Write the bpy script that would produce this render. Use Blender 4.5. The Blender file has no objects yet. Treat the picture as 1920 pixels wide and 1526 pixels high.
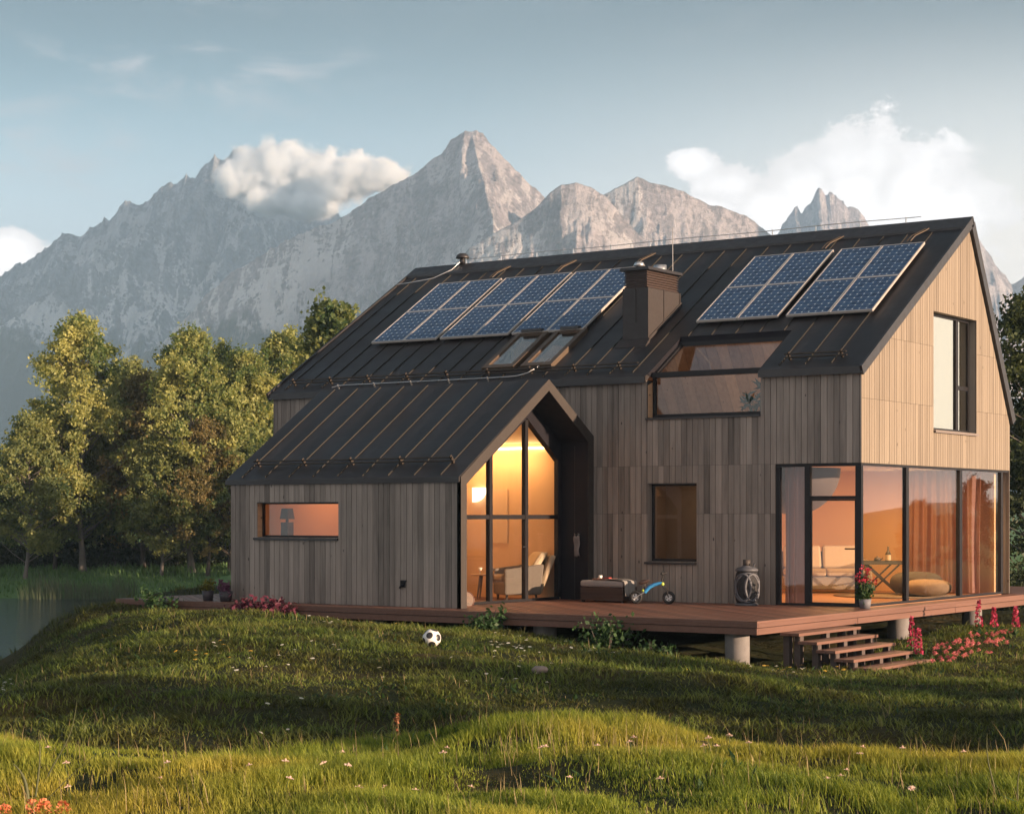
import bpy, math, random
import numpy as np
from mathutils import Vector, Matrix
random.seed(7)
rng = np.random.default_rng(11)
S = bpy.context.scene
R = math.radians
# ------------------------------------------------------------------ camera
CAM = np.array([13.666, -30.415, 1.61])
AZ = math.atan2(2460, 3564)                      # the view looks this far left of the house's depth axis
FWD = np.array([-math.sin(AZ), math.cos(AZ), 0.0])
RGT = np.array([math.cos(AZ), math.sin(AZ), 0.0])
cam_d = bpy.data.cameras.new('camera')
cam_d.sensor_width = 36.0
cam_d.lens = 3564 / 1920 * 36
cam_d.shift_y = 201 / 1920
cam_d.clip_start = 0.1
cam_d.clip_end = 20000
cam = bpy.data.objects.new('camera', cam_d)
S.collection.objects.link(cam)
cam.location = CAM
cam.rotation_euler = (R(90), 0, AZ)
S.camera = cam

def W(d, r, z=0.0):
    """a place d metres ahead of the camera's stand and r metres to its right"""
    p = CAM + d * FWD + r * RGT
    return np.array([p[0], p[1], z])

# ------------------------------------------------------------------ sun, sky, exposure
SUN_EL, SUN_AZ = 8.5, 84.0                       # azimuth from +Y towards +X
S.view_settings.view_transform = 'Standard'
S.view_settings.look = 'None'
S.view_settings.exposure = 1.28
S.view_settings.gamma = 1.0
sun_d = bpy.data.lights.new('sun', 'SUN')
sun_d.energy = 5.0
sun_d.angle = R(0.6)
sun_d.color = (1.0, 0.70, 0.47)
sun = bpy.data.objects.new('sun', sun_d)
S.collection.objects.link(sun)
sdir = Vector((math.sin(R(SUN_AZ)) * math.cos(R(SUN_EL)), math.cos(R(SUN_AZ)) * math.cos(R(SUN_EL)), math.sin(R(SUN_EL))))
sun.rotation_euler = sdir.to_track_quat('Z', 'Y').to_euler()
sun.location = (60, 10, 40)

class NT:
    """small wrapper to write node trees"""
    def __init__(s, tree):
        s.t = tree; s.n = tree.nodes; s.l = tree.links; s.n.clear()
    def new(s, typ, **kw):
        n = s.n.new(typ)
        ins = kw.pop('ins', {})
        for k, v in kw.items(): setattr(n, k, v)
        for k, v in ins.items(): s.set(n.inputs[k], v)
        return n
    def set(s, inp, v):
        if isinstance(v, bpy.types.NodeSocket): s.l.new(v, inp)
        elif isinstance(v, bpy.types.Node): s.l.new(v.outputs[0], inp)
        elif isinstance(v, (tuple, list)) and len(v) == 3 and inp.type == 'RGBA': inp.default_value = (*v, 1)
        else: inp.default_value = v
    def math(s, op, a, b=0.0, c=None, clamp=False):
        n = s.n.new('ShaderNodeMath'); n.operation = op; n.use_clamp = clamp
        s.set(n.inputs[0], a); s.set(n.inputs[1], b)
        if c is not None: s.set(n.inputs[2], c)
        return n.outputs[0]
    def vmath(s, op, a, b=None, scale=None):
        n = s.n.new('ShaderNodeVectorMath'); n.operation = op
        s.set(n.inputs[0], a)
        if b is not None: s.set(n.inputs[1], b)
        if scale is not None: s.set(n.inputs[3], scale)
        return n
    def mix(s, fac, a, b, blend='MIX'):
        n = s.n.new('ShaderNodeMix'); n.data_type = 'RGBA'; n.blend_type = blend
        s.set(n.inputs[0], fac); s.set(n.inputs[6], a); s.set(n.inputs[7], b)
        return n.outputs[2]
    def ramp(s, fac, stops, interp='LINEAR'):
        n = s.n.new('ShaderNodeValToRGB'); cr = n.color_ramp; cr.interpolation = interp
        while len(cr.elements) < len(stops): cr.elements.new(0.5)
        for e, (p, c) in zip(cr.elements, stops):
            e.position = p
            e.color = (c, c, c, 1) if isinstance(c, (int, float)) else (*c, 1)
        s.set(n.inputs[0], fac)
        return n.outputs[0]
    def noise(s, vec, scale, detail=4, rough=0.55, dist=0.0):
        n = s.n.new('ShaderNodeTexNoise')
        s.set(n.inputs['Vector'], vec)
        n.inputs['Scale'].default_value = scale; n.inputs['Detail'].default_value = detail
        n.inputs['Roughness'].default_value = rough; n.inputs['Distortion'].default_value = dist
        return n.outputs[0]
    def smooth(s, v, lo, hi, a=0.0, b=1.0):
        n = s.n.new('ShaderNodeMapRange'); n.interpolation_type = 'SMOOTHSTEP'
        s.set(n.inputs[0], v); s.set(n.inputs[1], lo); s.set(n.inputs[2], hi); s.set(n.inputs[3], a); s.set(n.inputs[4], b)
        return n.outputs[0]
    def lin(s, v, lo, hi, a=0.0, b=1.0):
        n = s.n.new('ShaderNodeMapRange')
        s.set(n.inputs[0], v); s.set(n.inputs[1], lo); s.set(n.inputs[2], hi); s.set(n.inputs[3], a); s.set(n.inputs[4], b)
        return n.outputs[0]

world = bpy.data.worlds.new('World')
S.world = world
world.use_nodes = True
w = NT(world.node_tree)
sky = w.new('ShaderNodeTexSky', sky_type='NISHITA')
sky.sun_disc = False
sky.sun_elevation = R(SUN_EL); sky.sun_rotation = R(SUN_AZ)
sky.altitude = 800; sky.air_density = 1.0; sky.dust_density = 1.6; sky.ozone_density = 1.6
dirv = w.new('ShaderNodeTexCoord').outputs['Generated']
sep = w.new('ShaderNodeSeparateXYZ', ins={0: dirv})
az = w.math('ARCTAN2', sep.outputs[0], sep.outputs[1])          # compass angle from +Y towards +X
el = w.math('ARCSINE', sep.outputs[2])
hsv = w.new('ShaderNodeHueSaturation', ins={'Saturation': 0.85, 'Value': 1.0, 'Color': sky.outputs[0]})
skyc = w.mix(1.0, hsv.outputs[0], (0.64, 0.98, 1.06), 'MULTIPLY')
# pale evening glow, low and towards the sun side
glow_az = w.smooth(az, R(-52), R(-19)); glow_el = w.smooth(el, R(16.5), R(7))
glow_az = w.math('MULTIPLY', glow_az, w.smooth(az, R(125), R(70)))
glow = w.math('MULTIPLY', w.math('MULTIPLY', glow_az, glow_az), glow_el)
low = w.smooth(el, R(15.5), R(7.5))
skyc = w.mix(w.math('MULTIPLY', low, 0.9), skyc, (4.0, 4.55, 4.75))
top = w.smooth(el, R(8.0), R(15.5), 1.0, 0.24)                       # the sky deepens quickly upwards
skyc = w.vmath('MULTIPLY', skyc, w.new('ShaderNodeCombineXYZ', ins={0: w.math('POWER', top, 1.32), 1: top, 2: top}).outputs[0]).outputs[0]
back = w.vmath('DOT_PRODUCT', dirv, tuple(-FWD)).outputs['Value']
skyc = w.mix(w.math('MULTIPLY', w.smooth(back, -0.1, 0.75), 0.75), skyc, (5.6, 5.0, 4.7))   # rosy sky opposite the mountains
skyc = w.mix(w.math('MULTIPLY', glow, 0.92), skyc, (8.0, 7.0, 6.1))
# clouds: places given as compass angle, height and half sizes in degrees
cu = w.new('ShaderNodeCombineXYZ', ins={0: az, 1: w.math('MULTIPLY', el, 1.5), 2: 0.3})
nA = w.noise(cu.outputs[0], 30, 8, 0.66)
nB = w.noise(cu.outputs[0], 9, 3, 0.5)
def blob(a, e, ra, re_):
    x = w.math('DIVIDE', w.math('SUBTRACT', az, R(a)), R(ra)); y = w.math('DIVIDE', w.math('SUBTRACT', el, R(e)), R(re_))
    return w.math('SUBTRACT', 1.0, w.math('SQRT', w.math('ADD', w.math('MULTIPLY', x, x), w.math('MULTIPLY', y, y))))
def union(*bl):
    o = bl[0]
    for b in bl[1:]: o = w.math('MAXIMUM', o, b)
    return o
CLOUDS = union(blob(-24.4, 9.7, 2.2, 1.7), blob(-22.9, 9.4, 1.7, 1.4), blob(-25.6, 9.6, 1.5, 1.3), blob(-22.0, 8.9, 1.7, 1.3), blob(-25.0, 8.7, 3.4, 1.3), blob(-22.6, 8.8, 2.4, 1.9),
               blob(-29.1, 10.35, .85, .45), blob(-28.0, 9.7, 1.2, .75), blob(-26.9, 9.0, 1.5, 1.0), blob(-28.6, 9.0, 1.4, .6),
               blob(-49.4, 7.5, 1.5, .75), blob(-51.0, 7.2, 2.0, 1.1))
dens = w.math('ADD', CLOUDS, w.math('MULTIPLY', w.math('SUBTRACT', nA, 0.5), 2.5))
cm = w.smooth(dens, -0.18, 0.10)
shade = w.smooth(w.math('ADD', w.math('MULTIPLY', dens, 0.35), w.math('MULTIPLY', nB, 0.9)), 0.35, 0.85)
ccol = w.mix(shade, (7.4, 6.7, 6.3), (11.0, 10.2, 9.8))
skyc = w.mix(w.math('MULTIPLY', cm, 0.97), skyc, ccol)
# thin high cloud, upper left
hi_n = w.noise(w.new('ShaderNodeCombineXYZ', ins={0: az, 1: w.math('MULTIPLY', el, 2.6), 2: 1.7}).outputs[0], 16, 6, 0.6, 0.4)
hi_m = w.math('MULTIPLY', w.smooth(hi_n, 0.46, 0.72), w.math('MAXIMUM', w.smooth(union(blob(-44, 13.4, 6.5, 2.6), blob(-48, 10.8, 5, 2)), 0.0, 0.7), 0.10))
skyc = w.mix(w.math('MULTIPLY', hi_m, 0.85), skyc, (3.3, 3.1, 3.1))
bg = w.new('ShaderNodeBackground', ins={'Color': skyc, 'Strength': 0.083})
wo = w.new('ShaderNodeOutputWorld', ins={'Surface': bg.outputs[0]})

cy = S.cycles
cy.max_bounces = 12; cy.diffuse_bounces = 3; cy.glossy_bounces = 3; cy.transmission_bounces = 4
cy.transparent_max_bounces = 24; cy.volume_bounces = 10
cy.caustics_reflective = False; cy.caustics_refractive = False
cy.sample_clamp_indirect = 3.0
cy.use_denoising = True
cy.volume_step_rate = 1.0; cy.volume_max_steps = 256
# ------------------------------------------------------------------ object helpers
def tag(o, label=None, cat=None, group=None, kind=None):
    if label: o['label'] = label
    if cat: o['category'] = cat
    if group: o['group'] = group
    if kind: o['kind'] = kind
    return o
def thing(name, label, cat, loc=(0, 0, 0), rotz=0.0, group=None, kind=None):
    o = bpy.data.objects.new(name, None)
    o.empty_display_size = 0.2
    S.collection.objects.link(o)
    o.location = [float(c) for c in loc]; o.rotation_euler = (0, 0, rotz)
    return tag(o, label, cat, group, kind)
def copy_tree(o, parent=None):
    c = o.copy(); S.collection.objects.link(c)
    if parent: c.parent = parent
    for ch in list(o.children): copy_tree(ch, c)
    return c
def mesh_obj(name, verts, faces, m, parent=None, tone=None, smooth=False, nper=None):
    """verts (n,3); faces list of lists, or an (n,k) array"""
    me = bpy.data.meshes.new(name)
    verts = np.asarray(verts, dtype=np.float32)
    if isinstance(faces, np.ndarray):
        nf, k = faces.shape
        me.vertices.add(len(verts)); me.vertices.foreach_set('co', verts.ravel())
        me.loops.add(nf * k); me.loops.foreach_set('vertex_index', faces.astype(np.int32).ravel())
        me.polygons.add(nf)
        me.polygons.foreach_set('loop_start', (np.arange(nf) * k).astype(np.int32))
        me.polygons.foreach_set('loop_total', np.full(nf, k, dtype=np.int32))
        me.update(calc_edges=True); me.validate()
    else:
        me.from_pydata([tuple(map(float, v)) for v in verts], [], faces)
        me.update()
    if tone is not None:
        a = me.attributes.new('tone', 'FLOAT', 'FACE')
        a.data.foreach_set('value', np.asarray(tone, dtype=np.float32))
    if smooth: me.polygons.foreach_set('use_smooth', np.ones(len(me.polygons), dtype=bool))
    if m: me.materials.append(m)
    o = bpy.data.objects.new(name, me)
    S.collection.objects.link(o)
    if parent: o.parent = parent
    return o
def origin_of(p):
    o = np.zeros(3)
    while p:
        o += np.array(p.location); p = p.parent
    return o

class MB:
    """collects shapes and links them as ONE mesh object"""
    def __init__(s): s.v = []; s.f = []; s.t = []; s.tone = 0.5; s.sm = []
    def add(s, vs, fs, smooth=False):
        n = len(s.v); s.v += [tuple(map(float, v)) for v in vs]
        s.f += [[i + n for i in f] for f in fs]; s.t += [s.tone] * len(fs); s.sm += [smooth] * len(fs)
        return s
    def hexa(s, p):      # 4 bottom (ccw from above) + 4 top
        return s.add(p, [[3, 2, 1, 0], [4, 5, 6, 7], [0, 1, 5, 4], [1, 2, 6, 5], [2, 3, 7, 6], [3, 0, 4, 7]])
    def box(s, x0, x1, y0, y1, z0, z1):
        return s.hexa([(x0, y0, z0), (x1, y0, z0), (x1, y1, z0), (x0, y1, z0), (x0, y0, z1), (x1, y0, z1), (x1, y1, z1), (x0, y1, z1)])
    def obox(s, c, ux, uy, uz, hx, hy, hz):
        c, ux, uy, uz = map(np.array, (c, ux, uy, uz))
        return s.hexa([c + a * hx * ux + b * hy * uy + d * hz * uz for d in (-1, 1) for a, b in ((-1, -1), (1, -1), (1, 1), (-1, 1))])
    def bar(s, a, b, wd, h, up=(0, 0, 1)):
        a = np.array(a, float); b = np.array(b, float); x = b - a; L = np.linalg.norm(x); x /= L
        y = np.cross(up, x); y /= np.linalg.norm(y); zz = np.cross(x, y)
        return s.obox((a + b) / 2, x, y, zz, L / 2, wd / 2, h / 2)
    def prism(s, poly, vec, caps=True):
        n = len(poly); vec = np.array(vec, float)
        vs = [np.array(p, float) for p in poly] + [np.array(p, float) + vec for p in poly]
        fs = [[i, (i + 1) % n, (i + 1) % n + n, i + n] for i in range(n)]
        if caps: fs += [list(range(n))[::-1], list(range(n, 2 * n))]
        return s.add(vs, fs)
    def ring(s, outer, inner, vec):
        """frame between two loops of the same length, with depth"""
        n = len(outer); vec = np.array(vec, float)
        o = [np.array(p, float) for p in outer]; i_ = [np.array(p, float) for p in inner]
        vs = o + i_ + [p + vec for p in o] + [p + vec for p in i_]
        fs = []
        for k in range(n):
            j = (k + 1) % n
            fs += [[k, j, n + j, n + k], [2 * n + j, 2 * n + k, 3 * n + k, 3 * n + j], [j, k, 2 * n + k, 2 * n + j], [n + k, n + j, 3 * n + j, 3 * n + k]]
        return s.add(vs, fs)
    def tube(s, pts, rad, seg=8, cap=True):
        pts = [np.array(p, float) for p in pts]; n = len(pts)
        rad = [rad] * n if isinstance(rad, (int, float)) else rad
        t0 = pts[1] - pts[0]; t0 /= np.linalg.norm(t0)
        nx = np.cross(t0, (0, 0, 1) if abs(t0[2]) < 0.9 else (1, 0, 0)); nx /= np.linalg.norm(nx)
        vs = []
        for i in range(n):
            t = (pts[min(i + 1, n - 1)] - pts[max(i - 1, 0)]); t /= np.linalg.norm(t) + 1e-9
            nx = nx - t * nx.dot(t); nx /= np.linalg.norm(nx) + 1e-9; ny = np.cross(t, nx)
            for k in range(seg):
                a = 2 * math.pi * k / seg
                vs.append(pts[i] + rad[i] * (math.cos(a) * nx + math.sin(a) * ny))
        fs = [[i * seg + k, i * seg + (k + 1) % seg, (i + 1) * seg + (k + 1) % seg, (i + 1) * seg + k] for i in range(n - 1) for k in range(seg)]
        s.add(vs, fs, True)
        if cap: 
            s.add(vs[:seg], [list(range(seg))[::-1]]); s.add(vs[-seg:], [list(range(seg))])
        return s
    def lathe(s, prof, c=(0, 0, 0), seg=20, smooth=True, a0=0.0, a1=2 * math.pi):
        c = np.array(c, float); full = abs(a1 - a0 - 2 * math.pi) < 1e-6
        m = seg if full else seg + 1; vs = []
        for r_, z_ in prof:
            for k in range(m):
                a = a0 + (a1 - a0) * k / seg
                vs.append(c + (r_ * math.cos(a), r_ * math.sin(a), z_))
        fs = []
        for i in range(len(prof) - 1):
            for k in range(seg):
                j = (k + 1) % m
                fs.append([i * m + k, i * m + j, (i + 1) * m + j, (i + 1) * m + k])
        return s.add(vs, fs, smooth)
    def ball(s, c, rx, ry=None, rz=None, seg=14, rings=9):
        ry = ry or rx; rz = rz or rx
        vs = []; fs = []
        for i in range(rings + 1):
            t = math.pi * i / rings
            for k in range(seg):
                a = 2 * math.pi * k / seg
                vs.append((c[0] + rx * math.sin(t) * math.cos(a), c[1] + ry * math.sin(t) * math.sin(a), c[2] + rz * math.cos(t)))
        for i in range(rings):
            for k in range(seg):
                fs.append([i * seg + k, (i + 1) * seg + k, (i + 1) * seg + (k + 1) % seg, i * seg + (k + 1) % seg])
        return s.add(vs, fs, True)
    def slab(s, xs, ys, zt, zb, hole):
        """a sheet of cells over (x, y) with top zt(x,y), bottom zb(x,y); cells where hole(xc,yc) is true stay open"""
        xs = sorted(set(xs)); ys = sorted(set(ys))
        ok = [[not hole((xs[i] + xs[i + 1]) / 2, (ys[j] + ys[j + 1]) / 2) for j in range(len(ys) - 1)] for i in range(len(xs) - 1)]
        def o(i, j): return 0 <= i < len(xs) - 1 and 0 <= j < len(ys) - 1 and ok[i][j]
        for i in range(len(xs) - 1):
            for j in range(len(ys) - 1):
                if not ok[i][j]: continue
                c = [(xs[i], ys[j]), (xs[i + 1], ys[j]), (xs[i + 1], ys[j + 1]), (xs[i], ys[j + 1])]
                b = [(x, y, zb(x, y)) for x, y in c]; t = [(x, y, zt(x, y)) for x, y in c]
                fs = [[3, 2, 1, 0], [4, 5, 6, 7]]
                for (di, dj), q in (((0, -1), [0, 1, 5, 4]), ((1, 0), [1, 2, 6, 5]), ((0, 1), [2, 3, 7, 6]), ((-1, 0), [3, 0, 4, 7])):
                    if not o(i + di, j + dj): fs.append(q)
                s.add(b + t, fs)
        return s
    def build(s, name, m, parent=None, local=False, bevel=0.0, smooth=False):
        v = np.array(s.v, dtype=float)
        if parent and not local: v = v - origin_of(parent)
        o = mesh_obj(name, v, s.f, m, parent, s.t)
        if smooth: s.sm = [True] * len(s.f)
        o.data.polygons.foreach_set('use_smooth', np.array(s.sm, dtype=bool))
        if bevel:
            b = o.modifiers.new('edge', 'BEVEL'); b.width = bevel; b.segments = 2; b.limit_method = 'ANGLE'
        return o

# ------------------------------------------------------------------ noise for terrain (numpy)
_P = rng.permutation(4096)
def vnoise(x, y, seed=0):
    xi = np.floor(x).astype(int); yi = np.floor(y).astype(int); fx = x - xi; fy = y - yi
    fx = fx * fx * fx * (fx * (fx * 6 - 15) + 10); fy = fy * fy * fy * (fy * (fy * 6 - 15) + 10)
    def h(a, b): return (_P[(_P[(a + seed * 131) & 4095] + b) & 4095] / 4095.0)
    return (h(xi, yi) * (1 - fx) + h(xi + 1, yi) * fx) * (1 - fy) + (h(xi, yi + 1) * (1 - fx) + h(xi + 1, yi + 1) * fx) * fy
def fbm(x, y, o=5, seed=0, gain=0.5):
    s = 0; a = 1; t = 0
    for k in range(o):
        s = s + a * vnoise(x * 2.03 ** k + 17.3 * k, y * 2.03 ** k + 5.1 * k, seed + k); t += a; a *= gain
    return s / t
def ridged(x, y, o=5, seed=0, gain=0.5):
    s = 0; a = 1; t = 0
    for k in range(o):
        n = 1 - np.abs(2 * vnoise(x * 2.07 ** k + 9.7 * k, y * 2.07 ** k + 3.3 * k, seed + k) - 1)
        s = s + a * n * n; t += a; a *= gain
    return s / t
def sstep(x, a, b):
    t = np.clip((x - a) / (b - a), 0, 1); return t * t * (3 - 2 * t)

# ------------------------------------------------------------------ materials
def new_mat(name):
    m = bpy.data.materials.new(name); m.use_nodes = True
    return m, NT(m.node_tree)
def finish(n, shader, disp=None):
    o = n.new('ShaderNodeOutputMaterial'); n.l.new(shader, o.inputs[0])
def bump(n, h, strength=0.3, dist=0.01):
    return n.new('ShaderNodeBump', ins={'Height': h, 'Strength': strength, 'Distance': dist}).outputs[0]
def simple(name, col, rough=0.6, metal=0.0, var=0.12, scale=6.0, bmp=0.0, spec=0.5, sheen=0.0):
    """a plain material with slow colour variation and a little bump"""
    m, n = new_mat(name)
    co = n.new('ShaderNodeTexCoord').outputs['Object']
    f = n.noise(co, scale, 5, 0.6)
    c = n.mix(f, [x * (1 - var) for x in col], [min(1, x * (1 + var)) for x in col])
    p = n.new('ShaderNodeBsdfPrincipled', ins={'Base Color': c, 'Metallic': metal, 'Specular IOR Level': spec})
    n.set(p.inputs['Roughness'], n.lin(n.noise(co, scale * 3, 3), 0.3, 0.7, max(0.05, rough - 0.08), min(1, rough + 0.08)))
    if bmp: n.set(p.inputs['Normal'], bump(n, n.noise(co, scale * 14, 4), bmp, 0.01))
    finish(n, p.outputs[0]); return m
def wood(name, dark, light, axis, rough=0.7, grain=1.0, knots=True, stain=0.3, rot=0.0):
    """boards: each board's own tone comes from the mesh, grain runs along `axis`"""
    m, n = new_mat(name)
    co = n.new('ShaderNodeTexCoord').outputs['Object']
    if rot:
        mpg = n.new('ShaderNodeMapping', ins={'Vector': co}); mpg.inputs['Rotation'].default_value = (0, 0, rot); co = mpg.outputs[0]
    tone = n.new('ShaderNodeAttribute', attribute_name='tone').outputs['Fac']
    sc = [26, 26, 26]; sc[axis] = 1.6
    off = n.vmath('ADD', co, n.new('ShaderNodeCombineXYZ', ins={0: n.math('MULTIPLY', tone, 37.0), 1: n.math('MULTIPLY', tone, 19.0), 2: n.math('MULTIPLY', tone, 53.0)}).outputs[0])
    mp = n.vmath('MULTIPLY', off.outputs[0], tuple(sc))
    g = n.noise(mp.outputs[0], 1.0, 5, 0.65, 0.6)
    big = n.noise(co, 0.55, 4, 0.6)
    ss = [11, 11, 11]; ss[axis] = 0.45
    streak = n.noise(n.vmath('MULTIPLY', co, tuple(ss)).outputs[0], 1.0, 5, 0.65)
    g2 = [9, 9, 9]; g2[axis] = 0.9
    along = n.noise(n.vmath('MULTIPLY', off.outputs[0], tuple(g2)).outputs[0], 1.0, 4, 0.6, 1.0)
    f = n.math('ADD', n.math('MULTIPLY', tone, 0.52), n.math('MULTIPLY', g, 0.36 * grain))
    f = n.math('ADD', f, n.math('MULTIPLY', n.math('SUBTRACT', streak, 0.5), 0.55 * grain))
    f = n.math('ADD', f, n.math('MULTIPLY', n.math('SUBTRACT', along, 0.5), 0.40 * grain))
    f = n.math('ADD', f, n.math('MULTIPLY', n.math('SUBTRACT', big, 0.5), stain), clamp=True)
    c = n.mix(f, dark, light)
    if knots:
        ks = [4.4, 4.4, 4.4]; ks[axis] = 2.2
        kv = n.new('ShaderNodeTexVoronoi', ins={'Vector': n.vmath('MULTIPLY', off.outputs[0], tuple(ks)).outputs[0], 'Scale': 1.0})
        k = n.smooth(kv.outputs['Distance'], 0.055, 0.085, 0.75, 0.0)
        c = n.mix(k, c, [x * 0.3 for x in dark])
    p = n.new('ShaderNodeBsdfPrincipled', ins={'Base Color': c, 'Roughness': rough, 'Specular IOR Level': 0.3})
    n.set(p.inputs['Normal'], bump(n, g, 0.35, 0.004))
    finish(n, p.outputs[0]); return m
def glass(name, tint=(0.95, 0.96, 0.96), base=0.05, gloss=(1, 1, 1), power=4.0):
    """thin pane: clear when looked through squarely, a mirror at a glancing angle"""
    m, n = new_mat(name)
    lw = n.new('ShaderNodeLayerWeight'); lw.inputs[0].default_value = 0.5
    f = n.math('ADD', n.math('MULTIPLY', n.math('POWER', lw.outputs['Facing'], power), 1.0 - base), base, clamp=True)
    t = n.new('ShaderNodeBsdfTransparent', ins={'Color': tint})
    g = n.new('ShaderNodeBsdfGlossy', ins={'Color': gloss, 'Roughness': 0.01})
    mx = n.new('ShaderNodeMixShader', ins={0: f, 1: t.outputs[0], 2: g.outputs[0]})
    finish(n, mx.outputs[0]); return m
def leafy(name, a, b, trans=0.35, rough=0.55, patch=0.0, pc=(0.1, 0.1, 0.02), pscale=0.35):
    """leaves and blades: two-tone by the mesh's own tone, part of the light passes through"""
    m, n = new_mat(name)
    tone = n.new('ShaderNodeAttribute', attribute_name='tone').outputs['Fac']
    c = n.mix(tone, a, b)
    if patch:
        co = n.new('ShaderNodeNewGeometry').outputs['Position']
        f = n.smooth(n.noise(co, pscale, 4, 0.6), 0.42, 0.66, 0.0, patch)
        c = n.mix(f, c, n.mix(tone, pc, [min(1, x * 1.5) for x in pc]))
    d = n.new('ShaderNodeBsdfPrincipled', ins={'Base Color': c, 'Roughness': rough, 'Specular IOR Level': 0.25})
    t = n.new('ShaderNodeBsdfTranslucent', ins={'Color': n.mix(1.0, c, (1.25, 1.2, 0.7), 'MULTIPLY')})
    mx = n.new('ShaderNodeMixShader', ins={0: trans, 1: d.outputs[0], 2: t.outputs[0]})
    finish(n, mx.outputs[0]); return m
def glow_mat(name, col, strength):
    m, n = new_mat(name)
    co = n.new('ShaderNodeTexCoord').outputs['Object']
    e = n.new('ShaderNodeEmission', ins={'Color': n.mix(n.noise(co, 9, 2), [c * 0.95 for c in col], col), 'Strength': strength})
    finish(n, e.outputs[0]); return m

M = {}
M['cladding'] = wood('weathered cladding', (0.066, 0.057, 0.051), (0.40, 0.345, 0.305), 2)
M['gable_clad'] = wood('larch cladding', (0.135, 0.109, 0.084), (0.275, 0.230, 0.180), 2, stain=0.25)
M['deck'] = wood('deck boards', (0.10, 0.045, 0.032), (0.27, 0.125, 0.085), 0, 0.5, knots=False)
M['deck_diag'] = wood('deck boards laid diagonally', (0.055, 0.026, 0.020), (0.27, 0.125, 0.085), 0, 0.5, knots=False, rot=R(40))
M['step'] = wood('step boards', (0.085, 0.043, 0.032), (0.205, 0.108, 0.080), 1, 0.55, knots=False)
M['post'] = wood('grey posts', (0.045, 0.035, 0.033), (0.12, 0.095, 0.088), 2, 0.7, knots=False)
M['ceiling_wood'] = wood('ceiling boards', (0.30, 0.16, 0.085), (0.62, 0.40, 0.25), 1, 0.55)
M['roof'] = simple('dark roof metal', (0.019, 0.0165, 0.019), 0.5, 0.0, 0.25, 1.2, 0.05)
m, n = new_mat('dark roof metal sheets')
co = n.new('ShaderNodeTexCoord').outputs['Object']
dn = n.noise(n.vmath('MULTIPLY', co, (5.0, .6, .6)).outputs[0], 1.0, 5, .65); bl_ = n.noise(co, .8, 4, .6)
rc = n.mix(n.math('ADD', n.math('MULTIPLY', dn, .5), n.math('MULTIPLY', bl_, .5)), (.010, .0085, .0095), (.029, .0245, .0255))
rc = n.mix(n.smooth(n.noise(co, 11, 5, .7), .62, .78, 0, .35), rc, (.06, .052, .045))
p = n.new('ShaderNodeBsdfPrincipled', ins={'Base Color': rc, 'Roughness': n.lin(bl_, .3, .7, .40, .62)})
n.set(p.inputs['Normal'], bump(n, n.math('ADD', n.noise(co, 2.2, 3), n.math('MULTIPLY', n.noise(co, 40, 3), .06)), .30, .03)); finish(n, p.outputs[0]); M['roof'] = m
M['trim'] = simple('dark trim metal', (0.022, 0.020, 0.022), 0.45, 0.0, 0.2, 2.0, 0.03)
M['seam'] = simple('roof seams', (0.013, 0.011, 0.008), 0.6, 0.0, 0.3, 3.0)
M['black'] = simple('black panel', (0.010, 0.009, 0.013), 0.7, 0.0, 0.2, 2.0, 0, .15)
M['frame'] = simple('window frame metal', (0.011, 0.010, 0.012), 0.5, 0.0, 0.2, 4.0, 0, .25)
M['backing'] = simple('dark backing', (0.012, 0.011, 0.011), 0.9)
M['plaster'] = simple('warm plaster', (0.78, 0.51, 0.30), 0.8, 0.0, 0.05, 1.5)
M['inner_floor'] = wood('inner floor', (0.28, 0.13, 0.07), (0.45, 0.24, 0.13), 0, 0.4, knots=False)
M['glass'] = glass('window glass', base=0.04)
M['glass_side'] = glass('gable glass', tint=(.88, .86, .84), base=0.035, power=4.8)
M['steel'] = simple('bare steel', (0.55, 0.55, 0.56), 0.35, 0.9, 0.08, 8)
M['concrete'] = simple('concrete', (0.16, 0.15, 0.148), 0.9, 0.0, 0.35, 5, 0.2)
# ------------------------------------------------------------------ the land
# control heights (distance ahead d, right r, height z): lawn mound, front hillock, bank, valley
def uvz(u, v, d): return (d, (u - 960) / 3564 * d, 1.61 - (v - 964) / 3564 * d)
CTRL = [uvz(u, 1526, 10) for u in (-300, 0, 480, 960, 1440, 1920, 2200)]
CTRL += [uvz(u, v + 16, 14) for u, v in ((-300, 1365), (0, 1382), (200, 1412), (330, 1430), (560, 1404), (800, 1394), (1000, 1362), (1170, 1350), (1300, 1374), (1440, 1390), (1600, 1406), (1920, 1420), (2200, 1425))]
CTRL += [(12, r, z) for r, z in ((-3.6, .06), (3.4, .02))] + [(11.2, .7, .17), (10.9, -.8, -.13), (11.6, -1.9, .0), (12.2, 2.0, .08), (10.8, 1.9, -.09), (11.3, 2.9, .09), (12.4, -.5, .0)]
CTRL += [(6, r, .0) for r in (-5, 0, 5)] + [(1, 0, 0.0), (0, 8, .1), (0, -8, 0)]
CTRL += [(17.2, r, -.86) for r in (-6, -3, 0, 3, 6)]
CTRL += [(20, -6.5, -.62), (20, -3, -.58), (20, 0, -.60), (20, 3, -.66), (20, 6.5, -.70)]
CTRL += [(23.5, -5.4, -.40), (23.5, -2, -.36), (23.5, 1, -.40), (23.5, 4, -.60), (23.5, 7.5, -.66)]
CTRL += [(27, -4.6, -.22), (27, -1.1, -.20), (27, 1.5, -.38), (27.6, 4.6, -.74), (28, 8.5, -.70)]
CTRL += [(29.06, 3.4, -.66), (33.3, 7.6, -.60), (36.2, 9.4, -.56), (40, 12, -.6), (31, 10, -.66)]
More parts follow.
